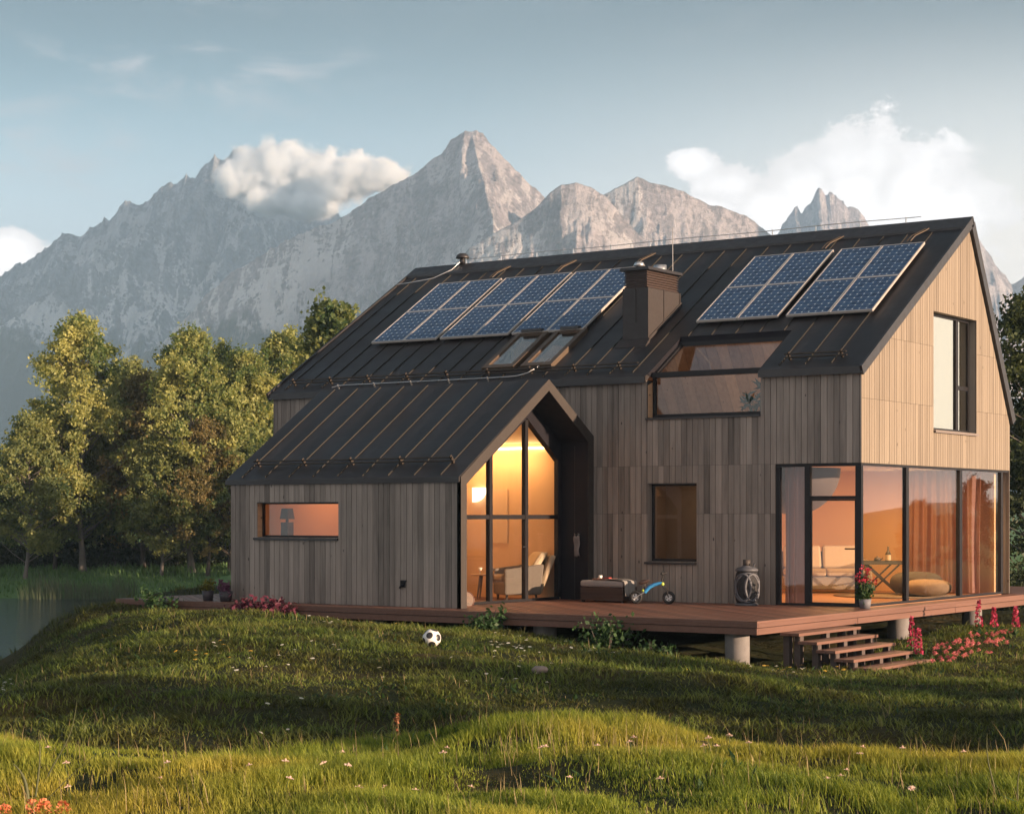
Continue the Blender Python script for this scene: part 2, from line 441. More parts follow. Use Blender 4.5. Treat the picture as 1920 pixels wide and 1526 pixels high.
CTRL += [(40, -7.2, .10), (39, -7.9, .03), (36, -7.9, -.06), (32, -7.5, -.30), (27, -7.1, -.52), (24, -6.6, -.66)]
CTRL += [(46, -5, -.3), (40, 0, -.5), (45, 5, -.6), (52, 8, -.7), (52, -3, -.7)]
CTRL += [(41, -11.5, -1.7), (36, -12, -2.2), (31, -11.2, -2.5), (27, -10.4, -2.3), (48, -12, -2.6), (34, -16, -4.0), (45, -17, -4.2), (26, -14, -3.6), (20, -11, -1.6), (55, -12, -3.4)]
CTRL += [(36.79, -8.83, -0.18), (38.39, -7.73, -0.3), (36.22, -8.01, -0.2), (37.82, -6.9, -0.32), (35.48, -6.94, -0.26), (37.09, -5.83, -0.38), (34.69, -5.79, -0.3), (36.29, -4.68, -0.42), (33.66, -4.31, -0.3), (35.27, -3.2, -0.42), (32.7, -2.91, -0.29), (34.3, -1.8, -0.41), (31.79, -1.59, -0.3), (33.39, -0.48, -0.42), (30.82, -0.19, -0.38), (32.43, 0.92, -0.5), (29.8, 1.29, -0.52), (31.4, 2.4, -0.64), (28.89, 2.61, -0.64), (30.5, 3.71, -0.76)]
CTRL += [(39, -9.6, -1.5), (36, -9.7, -1.7), (33, -9.4, -1.9), (30, -9.1, -2.0), (27, -8.8, -1.9), (24, -8.3, -1.7), (22, -7.6, -1.0), (44, -9.8, -1.6)]
CTRL = np.array(CTRL)
def _tps_fit(P, lam=0.02):
    n = len(P); xy = P[:, :2] / 10
    r2 = ((xy[:, None] - xy[None]) ** 2).sum(-1)
    K = np.where(r2 > 0, r2 * np.log(r2 + 1e-12), 0) * 0.5 + lam * np.eye(n)
    Pm = np.c_[np.ones(n), xy]
    A = np.block([[K, Pm], [Pm.T, np.zeros((3, 3))]])
    return np.linalg.solve(A, np.r_[P[:, 2], 0, 0, 0])
_TW = _tps_fit(CTRL)
def _tps(d, r):
    out = np.zeros(len(d)); c = CTRL[:, :2] / 10
    for a in range(0, len(d), 40000):
        q = np.c_[d[a:a + 40000], r[a:a + 40000]] / 10
        r2 = ((q[:, None] - c[None]) ** 2).sum(-1)
        K = r2 * np.log(r2 + 1e-12) * 0.5
        out[a:a + 40000] = K @ _TW[:len(c)] + _TW[-3] + q @ _TW[-2:]
    return out
WATER = -2.5
def ground_dr(d, r, fine=True):
    d = np.asarray(d, float); r = np.asarray(r, float); sh = d.shape; d = d.ravel(); r = r.ravel()
    near = _tps(np.clip(d, 0, 56), np.clip(r, -19, 14))
    near = np.clip(near, -4.5, 0.6)
    # far: a lake on the left, its far bank, then meadow that rises gently into the foothills
    edge = -0.165 * d + 2.0 * (fbm(d / 14, r / 14, 3, 40) - 0.5) * 2
    lake = sstep(edge - r, -1.5, 3.5) * sstep(d, 30, 50) * (1 - sstep(d + 2.2 * fbm(r / 7, r * 0 + 3, 3, 9), 90.0, 95.0))
    meadow = -0.9 + 0.0 * d - 0.45 * sstep(d, 88, 110) * (1 - sstep(d, 110, 130)) + np.clip(d - 220, 0, None) * 0.012 + 1.2 * (fbm(d / 40, r / 40, 3, 5) - 0.5)
    bank = -2.35 + 1.25 * sstep(d, 92, 104)
    meadow = np.where((d > 85) & (d < 130), np.minimum(meadow, bank + 0.35 * (fbm(d / 9, r / 9, 3, 6) - .5)), meadow)
    far = meadow * (1 - lake) + (-4.4) * lake
    k = sstep(d, 46, 62)
    z = near * (1 - k) + far * k
    if fine:
        m = sstep(d, 3, 9) * (1 - sstep(d, 48, 70))
        fl = 1 - sstep(d, 15.0, 18.0)
        z = z + m * ((fbm(d / 1.7, r / 2.6, 4, 21) - 0.5) * (0.30 + 0.04 * fl) + (fbm(d / 0.55, r / 0.8, 3, 22) - 0.5) * 0.10 * (1 - 0.4 * fl))
    return z.reshape(sh)
def ground_xy(x, y):
    x = np.asarray(x, float); y = np.asarray(y, float)
    dx = x - CAM[0]; dy = y - CAM[1]
    return ground_dr(dx * FWD[0] + dy * FWD[1], dx * RGT[0] + dy * RGT[1])
def gz(x, y): return float(ground_xy(np.array([x]), np.array([y]))[0])

ds = np.concatenate([np.arange(-12, 8, 1.0), np.arange(8, 18, 0.10), np.arange(18, 44, 0.16), np.arange(44, 70, 0.6), np.arange(70, 130, 1.5), np.geomspace(130, 4000, 42)])
ts = np.concatenate([np.linspace(-1.6, -0.36, 22), np.linspace(-0.345, 0.345, 180), np.linspace(0.36, 1.6, 22)])
D, T = np.meshgrid(ds, ts, indexing='ij')
RR = T * (np.abs(D) * 0.95 + 6.0)
Z = ground_dr(D, RR)
V = CAM[None, None] + D[..., None] * FWD + RR[..., None] * RGT; V[..., 2] = Z
def grid_faces(n, m):
    i = np.arange(n * m).reshape(n, m)
    return np.stack([i[:-1, :-1], i[:-1, 1:], i[1:, 1:], i[1:, :-1]], -1).reshape(-1, 4)

m, n = new_mat('lawn soil')
geo = n.new('ShaderNodeNewGeometry').outputs['Position']
f1 = n.noise(geo, 0.55, 5, 0.6); f2 = n.noise(geo, 9.0, 4, 0.6)
c = n.mix(f2, (0.013, 0.017, 0.008), (0.038, 0.045, 0.018))
c = n.mix(n.smooth(f1, 0.45, 0.7), c, (0.060, 0.048, 0.022))
dist = n.vmath('DISTANCE', geo, tuple(CAM)).outputs['Value']
c = n.mix(n.smooth(dist, 60, 85), c, n.mix(n.noise(geo, 0.4, 5), (0.07, 0.14, 0.055), (0.12, 0.20, 0.08)))
p = n.new('ShaderNodeBsdfPrincipled', ins={'Base Color': c, 'Roughness': 0.95, 'Specular IOR Level': 0.1})
n.set(p.inputs['Normal'], bump(n, f2, 0.8, 0.05)); finish(n, p.outputs[0]); M['ground'] = m
g = mesh_obj('ground', V.reshape(-1, 3), grid_faces(*D.shape), M['ground'], smooth=True)
tag(g, 'uneven grassy ground from the front hillock past the house to the meadow', 'ground', kind='structure')

# lake
m, n = new_mat('lake water')
geo = n.new('ShaderNodeNewGeometry').outputs['Position']
rot = n.new('ShaderNodeMapping', ins={'Vector': geo}); rot.inputs['Rotation'].default_value = (0, 0, -AZ); rot.inputs['Scale'].default_value = (0.8, 3.0, 1)
h = n.math('ADD', n.noise(rot.outputs[0], 1.4, 4, 0.6), n.math('MULTIPLY', n.noise(rot.outputs[0], 5.0, 3), 0.35))
p = n.new('ShaderNodeBsdfPrincipled', ins={'Base Color': (0.016, 0.028, 0.034), 'Roughness': 0.06, 'IOR': 1.33})
n.set(p.inputs['Normal'], bump(n, h, 1.0, 0.12)); finish(n, p.outputs[0])
corners = [W(20, -60, WATER), W(20, 2, WATER), W(100, 6, WATER), W(100, -90, WATER)]
lk = mesh_obj('water', corners, [[0, 1, 2, 3]], m); tag(lk, 'dark rippled lake water left of the grassy bank', 'lake', kind='structure')

# ------------------------------------------------------------------ mountains
def mountain_mat(name, rock_a, rock_b, scree, green_top, green_soft, seed):
    m, n = new_mat(name)
    co = n.new('ShaderNodeTexCoord').outputs['Object']
    sep = n.new('ShaderNodeSeparateXYZ', ins={0: co})
    nz = n.new('ShaderNodeSeparateXYZ', ins={0: n.new('ShaderNodeNewGeometry').outputs['Normal']}).outputs[2]
    warp = n.noise(co, 0.012, 5, 0.6)
    sv = n.new('ShaderNodeMapping', ins={'Vector': co}); sv.inputs['Scale'].default_value = (0.060, 0.016, 0.013); sv.inputs['Location'].default_value = (seed, 0, 0)
    streak = n.noise(sv.outputs[0], 1.0, 7, 0.66, 0.5)
    fine = n.noise(co, 0.15, 8, 0.75)
    base = n.mix(n.smooth(n.math('ADD', n.math('MULTIPLY', fine, 0.55), n.math('MULTIPLY', streak, 0.45)), 0.38, 0.62), rock_a, rock_b)
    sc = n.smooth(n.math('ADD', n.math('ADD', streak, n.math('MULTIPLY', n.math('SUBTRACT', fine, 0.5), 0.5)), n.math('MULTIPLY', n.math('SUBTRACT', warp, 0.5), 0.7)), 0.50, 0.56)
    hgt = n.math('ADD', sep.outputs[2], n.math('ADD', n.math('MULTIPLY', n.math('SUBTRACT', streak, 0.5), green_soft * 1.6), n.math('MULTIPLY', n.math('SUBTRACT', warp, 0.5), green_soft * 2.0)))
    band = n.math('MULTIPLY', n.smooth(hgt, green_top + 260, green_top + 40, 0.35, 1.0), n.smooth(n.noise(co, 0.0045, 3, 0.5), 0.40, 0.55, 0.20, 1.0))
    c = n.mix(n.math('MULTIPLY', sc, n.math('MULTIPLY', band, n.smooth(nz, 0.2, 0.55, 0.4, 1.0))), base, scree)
    gr = n.smooth(hgt, green_top + green_soft * 0.25, green_top - green_soft * 0.35)
    c = n.mix(gr, c, n.mix(fine, (0.030, 0.042, 0.026), (0.062, 0.075, 0.045)))
    p = n.new('ShaderNodeBsdfPrincipled', ins={'Base Color': c, 'Roughness': 0.95, 'Specular IOR Level': 0.1})
    n.set(p.inputs['Normal'], bump(n, n.math('ADD', fine, n.math('MULTIPLY', streak, 0.8)), 1.0, 12.0))
    finish(n, p.outputs[0]); return m
def mountain(name, label, pts, Dist, mat_, seed, run=1.25, nx=420, ny=170, relief=0.16, spur=0.35, aretes=(), jag=0.006, base=-30, gul=1.0):
    """a ridge whose skyline runs through pts (u, v as bearings seen from the camera's stand), Dist metres away"""
    pts = np.array(sorted(pts), float)
    u = np.linspace(pts[0, 0], pts[-1, 0], nx)
    v = np.interp(u, pts[:, 0], pts[:, 1])
    r = (u - 960) / 3564 * Dist; H = 1.61 + (964 - v) / 3564 * Dist
    Hm = H.max()
    H = H + Hm * jag * (ridged(u / 26, u * 0 + seed, 4, seed) - 0.6) * 3
    s = np.concatenate([np.linspace(-1, 0, int(ny * .8)) ** 1 , np.linspace(0, 0.5, ny - int(ny * .8) + 1)[1:]])
    s[:int(ny * .8)] = -np.abs(s[:int(ny * .8)]) ** 1.15
    A, B = np.meshgrid(r, s, indexing='ij')
    Hs = H[:, None]
    L = Hm * run
    fwd_ = np.where(B < 0, -B, 0.0); bk = np.where(B > 0, B, 0.0)
    # spurs: whole buttresses that lean towards the viewer
    sp = fbm(A / (Hm * .42) + .35 * fwd_ * np.sign(.5), fwd_ * 0.9, 3, seed + 3)
    prof = (1 - fwd_) ** 1.12
    z = (Hs - base) * prof * (1 - bk * 1.6) + base
    env = np.minimum(1, fwd_ * 5.0) * (0.35 + 0.65 * (1 - fwd_))
    g1 = ridged(A / (Hm * .30) + 1.1 * (sp - .5) + .5 * fwd_, fwd_ * 1.5, 5, seed + 5, .52)
    g2 = ridged(A / (Hm * .085) + .8 * (sp - .5), fwd_ * 3.2, 5, seed + 6, .58)
    z = z + Hm * env * (spur * (sp - .55) + relief * gul * (g1 - .62) + relief * .36 * (g2 - .6))
    z = z + Hm * .022 * np.minimum(1, fwd_ * 9) * (fbm(A / 14, B * L / 14, 5, seed + 9, .6) - .5) * 2
    for (ua, va, slope_r, width, hgt) in aretes:
        ra = (ua - 960) / 3564 * Dist; Ha = 1.61 + (964 - va) / 3564 * Dist
        za = Ha * (1 - fwd_ * .80) - np.abs(A - ra - slope_r * fwd_ * L) * hgt - 3
        z = np.where(B <= 0, np.maximum(z, za + Hm * .05 * (g2 - .6) * np.minimum(1, fwd_ * 6)), z)
    dd = Dist + B * L
    # keep the skyline: nothing in front of the crest may rise above the line of sight to it
    lim = 1.61 + (H[:, None] - 1.61) / Dist * dd * (1 - 0.012 * np.minimum(1, fwd_ * 6)) 
    rr = A * (dd / Dist) ** 0.35
    z = np.where(B < 0, np.minimum(z, lim), z)
    P = CAM[None, None] * [1, 1, 0] + dd[..., None] * FWD + rr[..., None] * RGT
    c0 = W(Dist, float(r.mean()), 0)
    P = P - c0
    # local frame: x along the ridge, y away from the viewer
    X = P @ RGT; Y = P @ FWD
    V = np.stack([X, Y, z], -1).reshape(-1, 3)
    o = mesh_obj(name, V, grid_faces(nx, len(s)), mat_, smooth=True)
    o.location = c0; o.rotation_euler = (0, 0, AZ)
    return tag(o, label, 'mountain', kind='structure')
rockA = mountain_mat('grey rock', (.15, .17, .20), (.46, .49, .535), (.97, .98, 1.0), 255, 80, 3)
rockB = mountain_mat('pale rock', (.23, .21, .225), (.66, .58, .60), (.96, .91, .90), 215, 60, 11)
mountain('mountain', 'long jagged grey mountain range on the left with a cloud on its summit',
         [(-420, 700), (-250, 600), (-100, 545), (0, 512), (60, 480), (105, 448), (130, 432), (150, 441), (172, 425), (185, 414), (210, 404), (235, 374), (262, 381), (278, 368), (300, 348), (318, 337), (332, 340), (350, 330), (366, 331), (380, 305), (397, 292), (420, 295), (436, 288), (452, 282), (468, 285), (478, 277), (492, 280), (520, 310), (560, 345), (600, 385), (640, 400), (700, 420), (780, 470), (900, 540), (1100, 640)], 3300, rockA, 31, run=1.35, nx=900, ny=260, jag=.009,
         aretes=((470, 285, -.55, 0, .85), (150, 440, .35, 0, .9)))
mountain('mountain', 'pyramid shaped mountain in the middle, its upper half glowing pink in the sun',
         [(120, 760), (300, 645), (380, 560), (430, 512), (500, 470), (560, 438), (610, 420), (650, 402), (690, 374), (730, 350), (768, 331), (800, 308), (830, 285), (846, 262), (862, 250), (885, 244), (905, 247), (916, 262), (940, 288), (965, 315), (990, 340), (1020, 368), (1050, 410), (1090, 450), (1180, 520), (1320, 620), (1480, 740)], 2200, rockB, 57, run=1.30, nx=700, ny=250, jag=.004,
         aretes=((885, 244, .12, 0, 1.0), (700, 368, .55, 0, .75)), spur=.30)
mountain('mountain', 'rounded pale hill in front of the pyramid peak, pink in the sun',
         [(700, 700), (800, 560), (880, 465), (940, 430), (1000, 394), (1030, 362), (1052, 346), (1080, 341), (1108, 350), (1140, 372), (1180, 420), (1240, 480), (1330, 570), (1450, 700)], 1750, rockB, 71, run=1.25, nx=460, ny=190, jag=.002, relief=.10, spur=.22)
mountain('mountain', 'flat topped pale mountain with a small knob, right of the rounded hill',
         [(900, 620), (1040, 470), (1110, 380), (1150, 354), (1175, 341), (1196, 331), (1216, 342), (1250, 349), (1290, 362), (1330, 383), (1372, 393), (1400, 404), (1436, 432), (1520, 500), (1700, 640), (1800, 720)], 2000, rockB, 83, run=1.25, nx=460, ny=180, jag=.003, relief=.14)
mountain('mountain', 'distant hazy rock spires beyond the roof ridge',
         [(1330, 560), (1420, 470), (1462, 432), (1476, 405), (1490, 386), (1504, 392), (1522, 372), (1536, 354), (1548, 364), (1560, 358), (1576, 375), (1590, 392), (1600, 388), (1612, 400), (1622, 408), (1640, 435), (1700, 520), (1800, 600)], 4000, rockB, 91, run=1.1, nx=340, ny=120, jag=.010, relief=.2)
mountain('mountain', 'hazy mountain slope falling to the right of the gable',
         [(1560, 660), (1660, 540), (1730, 450), (1790, 428), (1832, 440), (1850, 466), (1866, 492), (1884, 516), (1896, 530), (1908, 524), (1922, 519), (1950, 540), (1980, 535), (2020, 570), (2100, 640)], 3700, rockB, 97, run=1.1, nx=360, ny=130, jag=.006, relief=.2)
# ridge added unseen towards the low sun, shaped to shade the range's foot
pp = np.linspace(1660, 3150, 150); qq = np.linspace(-1, 1, 40)
A, B = np.meshgrid(pp, qq, indexing='ij')
Hh = np.interp(A, [1660, 1740, 1820, 1905, 1980, 2012, 2060, 2200, 2950, 3150], [0, 120, 300, 455, 475, 610, 750, 850, 870, 150]) + 34 * (fbm(A / 45, A * 0, 4, 77) - .5)
z = Hh * (1 - np.abs(B)) ** 0.9 - 10
q0 = -200.0 + B * 150                                  # along the sun's bearing
SR = (math.cos(AZ - R(90 - SUN_AZ)) * 1.0, -math.sin(AZ - R(90 - SUN_AZ)))   # the sun's bearing as (right, ahead)
rr_ = SR[0] * q0 + -SR[1] * A; dd_ = SR[1] * q0 + SR[0] * A
Pm = CAM[None, None] * [1, 1, 0] + dd_[..., None] * FWD + rr_[..., None] * RGT
c0 = W(1450, 1050, 0); Pm = Pm - c0
o = mesh_obj('mountain', np.stack([Pm @ RGT, Pm @ FWD, z], -1).reshape(-1, 3), grid_faces(150, 40), rockA, smooth=True)
o.location = c0; o.rotation_euler = (0, 0, AZ)
tag(o, 'added ridge outside the view that shades the foot of the range', 'mountain', kind='structure')

# ------------------------------------------------------------------ haze and the cloud on the range
m, n = new_mat('evening haze')
pv = n.new('ShaderNodeVolumePrincipled', ins={'Color': (0.50, 0.73, 1.0), 'Density': 0.00020, 'Anisotropy': 0.0})
o = n.new('ShaderNodeOutputMaterial'); n.l.new(pv.outputs[0], o.inputs['Volume'])
hb = MB()
c = [W(-40, -1600), W(-40, 1450), W(4700, 1450), W(4700, -1600)]
hb.hexa([(p[0], p[1], -40) for p in c] + [(p[0], p[1], 930) for p in c])
hz = hb.build('haze', m); tag(hz, 'thin evening haze over the valley', 'haze', kind='stuff')

def cloud(name, label, Dist, blobs, dens, depth, nscale, soft=.35):
    """blobs: (u, v, radius_u, radius_v) bearings; a lump of real vapour Dist metres away"""
    bl = [((u - 960) / 3564 * Dist, 1.61 + (964 - v) / 3564 * Dist, a / 3564 * Dist, b / 3564 * Dist) for u, v, a, b in blobs]
    cx = np.mean([b[0] for b in bl]); cz_ = np.mean([b[1] for b in bl])
    x0 = min(b[0] - b[2] for b in bl) - cx; x1 = max(b[0] + b[2] for b in bl) - cx
    z0_ = min(b[1] - b[3] for b in bl) - cz_; z1_ = max(b[1] + b[3] for b in bl) - cz_
    ex = 1.12
    mb = MB(); mb.box(x0 * ex, x1 * ex, -depth, depth, z0_ * ex, z1_ * ex)
    m, n = new_mat(name + ' vapour')
    co = n.new('ShaderNodeTexCoord').outputs['Object']
    fields = None
    for (bx, bz, ra, rb) in bl:
        q = n.vmath('MULTIPLY', n.vmath('SUBTRACT', co, (bx - cx, 0, bz - cz_)).outputs[0], (1 / ra, 1 / (depth * .9), 1 / rb)).outputs[0]
        L = n.vmath('LENGTH', q).outputs['Value']
        f = n.math('SUBTRACT', 1.0, L)
        fields = f if fields is None else n.math('MAXIMUM', fields, f)
    nn = n.noise(co, nscale, 5, .62)
    d_ = n.math('ADD', fields, n.math('MULTIPLY', n.math('SUBTRACT', nn, .52), 1.5))
    dn = n.math('MULTIPLY', n.smooth(d_, 0.0, soft), dens)
    pv = n.new('ShaderNodeVolumePrincipled', ins={'Color': (.93, .965, 1), 'Density': dn, 'Anisotropy': 0.0})
    o = n.new('ShaderNodeOutputMaterial'); n.l.new(pv.outputs[0], o.inputs['Volume'])
    ob = mb.build(name, m)
    ob.location = W(Dist, cx, cz_); ob.rotation_euler = (0, 0, AZ)
    return tag(ob, label, 'cloud')
cloud('cloud', 'white evening cloud hugging the summit of the jagged left range', 2345,
      [(470, 325, 62, 55), (530, 320, 80, 62), (600, 335, 90, 62), (660, 330, 70, 50), (715, 330, 62, 34), (505, 375, 60, 32), (585, 385, 62, 30), (440, 340, 40, 38)], .26, 48, .045, .40)
# ------------------------------------------------------------------ the house
# world axes: x along the long front (0 = right corner), y into the house, z up from the deck
house = thing('house', 'long timber house with dark metal roof, lit windows and a low gabled front wing', 'house', (-6.75, 3.6, 0))
def zr(y): return 4.21 + 0.62 * y                # top of the front roof slope
def zb(y): return 7.341 - 1.655 * (y - 5.05)     # top of the steep rear slope
RIDGE_Y = 5.05
XL, XR = -13.56, 0.06
DORMER = (-4.28, -1.94, 1.24)
SKY = [(-8.27, -7.54), (-7.33, -6.65)]
SKY_Y = (0.38, 1.66)
CORNER_GLASS = (-1.65, 2.5)
WIN1 = (-4.27, -3.24, 0.74, 2.18)
UPPER = (3.22, 5.40, 3.19, 5.40)                 # gable window y0 y1 z0 z1

def cut(z0, z1, holes):
    segs = [(z0, z1)]
    for a, b in holes:
        new = []
        for p, q in segs:
            if b <= p or a >= q: new.append((p, q)); continue
            if a > p: new.append((p, a))
            if b < q: new.append((b, q))
        segs = new
    return segs
def boards(mb, u0, u1, width, zlo, ztop, openings, joints, place, th=0.022, seed=0):
    """upright boards between u0 and u1; openings (u0,u1,z0,z1); place(u,t,z) turns board space into a point"""
    rn = random.Random(seed); u = u0; gap = 0.0095
    while u < u1 - 0.01:
        ua, ub = u, min(u + width * rn.uniform(0.93, 1.07), u1); u = ub
        a, b = ua + gap / 2, ub - gap / 2
        cuts = sorted({a, b, *[c for o in openings for c in o[:2] if a < c < b]})
        tones = [min(1, max(0, rn.gauss(0.5, 0.22))) for _ in range(len(joints) + 1)]
        jit = rn.uniform(0, 0.003)
        for p, q in zip(cuts[:-1], cuts[1:]):
            if q - p < 0.006: continue
            mid = (p + q) / 2
            hs = [(o[2], o[3]) for o in openings if o[0] < mid < o[1]] + [(j - 0.002, j + 0.002) for j in joints]
            zt = max(ztop(p), ztop(q))
            for s0, s1 in cut(zlo, zt, hs):
                if s1 - s0 < 0.02: continue
                mb.tone = tones[sum(1 for j in joints if s0 >= j)]
                tp, tq = (ztop(p), ztop(q)) if abs(s1 - zt) < 1e-6 else (s1, s1)
                tp = max(tp, s0 + 0.001); tq = max(tq, s0 + 0.001)
                f = -jit
                mb.hexa([place(p, f, s0), place(q, f, s0), place(q, th, s0), place(p, th, s0), place(p, f, tp), place(q, f, tq), place(q, th, tq), place(p, th, tp)])

fr_place = lambda u, t, z: (u, t, z)
FRONT_OPEN = [(CORNER_GLASS[0], 0.1, -1, CORNER_GLASS[1]), WIN1, (DORMER[0], DORMER[1], 3.38, 9), (-10.70, -5.52, -1, 2.2)]
b = MB(); boards(b, -13.5, 0.0, 0.122, 0.004, lambda u: 4.09, FRONT_OPEN, [1.62, 2.5], fr_place, seed=3)
b.build('wall', M['cladding'], house)
# structural wall behind the boards
def in_open(x, z): return any(o[0] < x < o[1] and o[2] < z < o[3] for o in FRONT_OPEN)
bw = MB()
def wall_slab(mb, us, zs, hole, place, t0, t1):
    us = sorted(set(us)); zs = sorted(set(zs))
    ok = lambda i, j: 0 <= i < len(us) - 1 and 0 <= j < len(zs) - 1 and not hole((us[i] + us[i + 1]) / 2, (zs[j] + zs[j + 1]) / 2)
    for i in range(len(us) - 1):
        for j in range(len(zs) - 1):
            if not ok(i, j): continue
            a, c, d, e = us[i], us[i + 1], zs[j], zs[j + 1]
            vs = [place(a, t0, d), place(c, t0, d), place(c, t1, d), place(a, t1, d), place(a, t0, e), place(c, t0, e), place(c, t1, e), place(a, t1, e)]
            fs = [[0, 1, 5, 4], [2, 3, 7, 6]]
            if not ok(i, j - 1): fs.append([3, 2, 1, 0])
            if not ok(i, j + 1): fs.append([4, 5, 6, 7])
            if not ok(i - 1, j): fs.append([3, 0, 4, 7])
            if not ok(i + 1, j): fs.append([1, 2, 6, 5])
            mb.add(vs, fs)
wall_slab(bw, [-13.5, -10.70, -5.52, WIN1[0], WIN1[1], DORMER[0], DORMER[1], CORNER_GLASS[0], 0.0 - 0.03], [0.0, 0.74, 2.18, 2.2, 2.5, 3.38, 4.09], in_open, fr_place, 0.024, 0.20)
bw.build('wall_core', M['backing'], house)

# gable wall (faces the low sun)
def gtop(y): return min(zr(y), zb(y)) - 0.13
g_place = lambda u, t, z: (-t, u, z)
b = MB()
boards(b, 0.0, RIDGE_Y, 0.108, 2.50, gtop, [UPPER], [3.62, 4.74], g_place, seed=8)
boards(b, RIDGE_Y, 7.25, 0.108, 2.50, gtop, [UPPER], [3.62, 4.74], g_place, seed=9)
b.build('wall', M['gable_clad'], house)
def core_cell(mb, y0, y1, z0, zf, t0, t1):
    mb.hexa([(-t1, y0, z0), (-t0, y0, z0), (-t0, y1, z0), (-t1, y1, z0), (-t1, y0, zf(y0)), (-t0, y0, zf(y0)), (-t0, y1, zf(y1)), (-t1, y1, zf(y1))])
b = MB()
core_cell(b, 0.21, UPPER[0], 2.503, gtop, 0.024, 0.20)
core_cell(b, UPPER[0], UPPER[1], 2.503, lambda y: UPPER[2], 0.024, 0.20)
core_cell(b, UPPER[0], RIDGE_Y, UPPER[3], gtop, 0.024, 0.20)
core_cell(b, RIDGE_Y, UPPER[1], UPPER[3], gtop, 0.024, 0.20)
core_cell(b, UPPER[1], 7.20, 2.503, gtop, 0.024, 0.20)
b.build('wall_core', M['backing'], house)
# rear and far end walls
b = MB(); boards(b, -13.5, 0.0, 0.122, 0.0, lambda u: 3.55, [], [2.5], lambda u, t, z: (u, 7.25 - t, z), seed=5)
boards(b, 0.0, RIDGE_Y, 0.122, 0.0, gtop, [], [2.5], lambda u, t, z: (-13.5 + t, u, z), seed=6)
boards(b, RIDGE_Y, 7.25, 0.122, 0.0, gtop, [], [2.5], lambda u, t, z: (-13.5 + t, u, z), seed=7)
b.build('wall', M['cladding'], house)
b = MB(); b.box(-13.47, -0.21, 7.05, 7.22, 0, 3.5)
for y0, y1 in ((0.21, RIDGE_Y), (RIDGE_Y, 7.05)):
    b.hexa([(-13.47, y0, 0), (-13.3, y0, 0), (-13.3, y1, 0), (-13.47, y1, 0), (-13.47, y0, gtop(y0)), (-13.3, y0, gtop(y0)), (-13.3, y1, gtop(y1)), (-13.47, y1, gtop(y1))])
b.build('wall_core', M['backing'], house)

# main roof
b = MB()
def hole(x, y):
    if DORMER[0] < x < DORMER[1] and y < DORMER[2]: return True
    return any(a < x < c and SKY_Y[0] < y < SKY_Y[1] for a, c in SKY)
b.slab([XL, XR, DORMER[0], DORMER[1], *[v for s in SKY for v in s]], [-0.10, 5.05, DORMER[2], *SKY_Y], lambda x, y: zr(y), lambda x, y: zr(y) - 0.11, hole)
b.slab([XL, XR], [5.0502, 7.32], lambda x, y: zb(y), lambda x, y: zb(y) - 0.14, lambda x, y: False)
roof = b.build('roof', M['roof'], house)
def on_roof(x, y, up=0.0): return np.array([x, y - 0.527 * up, zr(y) + 0.850 * up])
sm = MB(); rn = random.Random(4)
k = 0
while -13.22 + 0.505 * k < -0.1:
    x = -13.22 + 0.505 * k; k += 1
    segs = [(0.06, 4.62)]
    if DORMER[0] - 0.03 < x < DORMER[1] + 0.03: segs = cut(0.06, 4.62, [(-1, DORMER[2] + 0.02)])
    if any(a - 0.06 < x < c + 0.06 for a, c in SKY): segs = cut(0.06, 4.62, [(SKY_Y[0] - 0.08, SKY_Y[1] + 0.08)])
    if -5.56 < x < -4.88: segs = cut(0.06, 4.62, [(0.97, 2.46)])
    for p, q in segs:
        sm.bar(on_roof(x, p, 0.010), on_roof(x, q, 0.010), 0.013, 0.020)
for k in range(27):
    x = -13.22 + 0.505 * k
    sm.bar((x, 5.3, zb(5.3) + 0.01), (x, 7.3, zb(7.3) + 0.01), 0.022, 0.036)
sm.build('roof_seams', M['seam'], roof)
tr = MB()
tr.bar(on_roof(XL + 0.003, -0.112, -0.045), on_roof(DORMER[0], -0.112, -0.045), 0.03, 0.125)      # eaves
tr.bar(on_roof(DORMER[1], -0.112, -0.045), on_roof(XR - 0.003, -0.112, -0.045), 0.03, 0.125)
for x in (XL + 0.01, XR - 0.012):                                                                   # rakes
    s_ = 0.03
    tr.bar((x, -0.11, zr(-0.11) - 0.055), (x, 5.04, zr(5.04) - 0.055), 0.05, 0.17)
    tr.bar((x, 5.06, zb(5.06) - 0.08), (x, 7.33, zb(7.33) - 0.08), 0.05, 0.19)
tr.hexa([(XL - .01, 4.66, zr(4.66) + .004), (XR + .01, 4.66, zr(4.66) + .004), (XR + .01, 5.05, 7.352), (XL - .01, 5.05, 7.352),
         (XL - .01, 4.66, zr(4.66) + .05), (XR + .01, 4.66, zr(4.66) + .05), (XR + .01, 5.05, 7.39), (XL - .01, 5.05, 7.39)])   # ridge cap
tr.hexa([(XL - .01, 5.051, 7.33), (XR + .01, 5.051, 7.33), (XR + .01, 5.25, zb(5.25) + .004), (XL - .01, 5.25, zb(5.25) + .004),
         (XL - .01, 5.051, 7.39), (XR + .01, 5.051, 7.39), (XR + .01, 5.25, zb(5.25) + .06), (XL - .01, 5.25, zb(5.25) + .06)])
tr.build('roof_trim', M['trim'], roof)
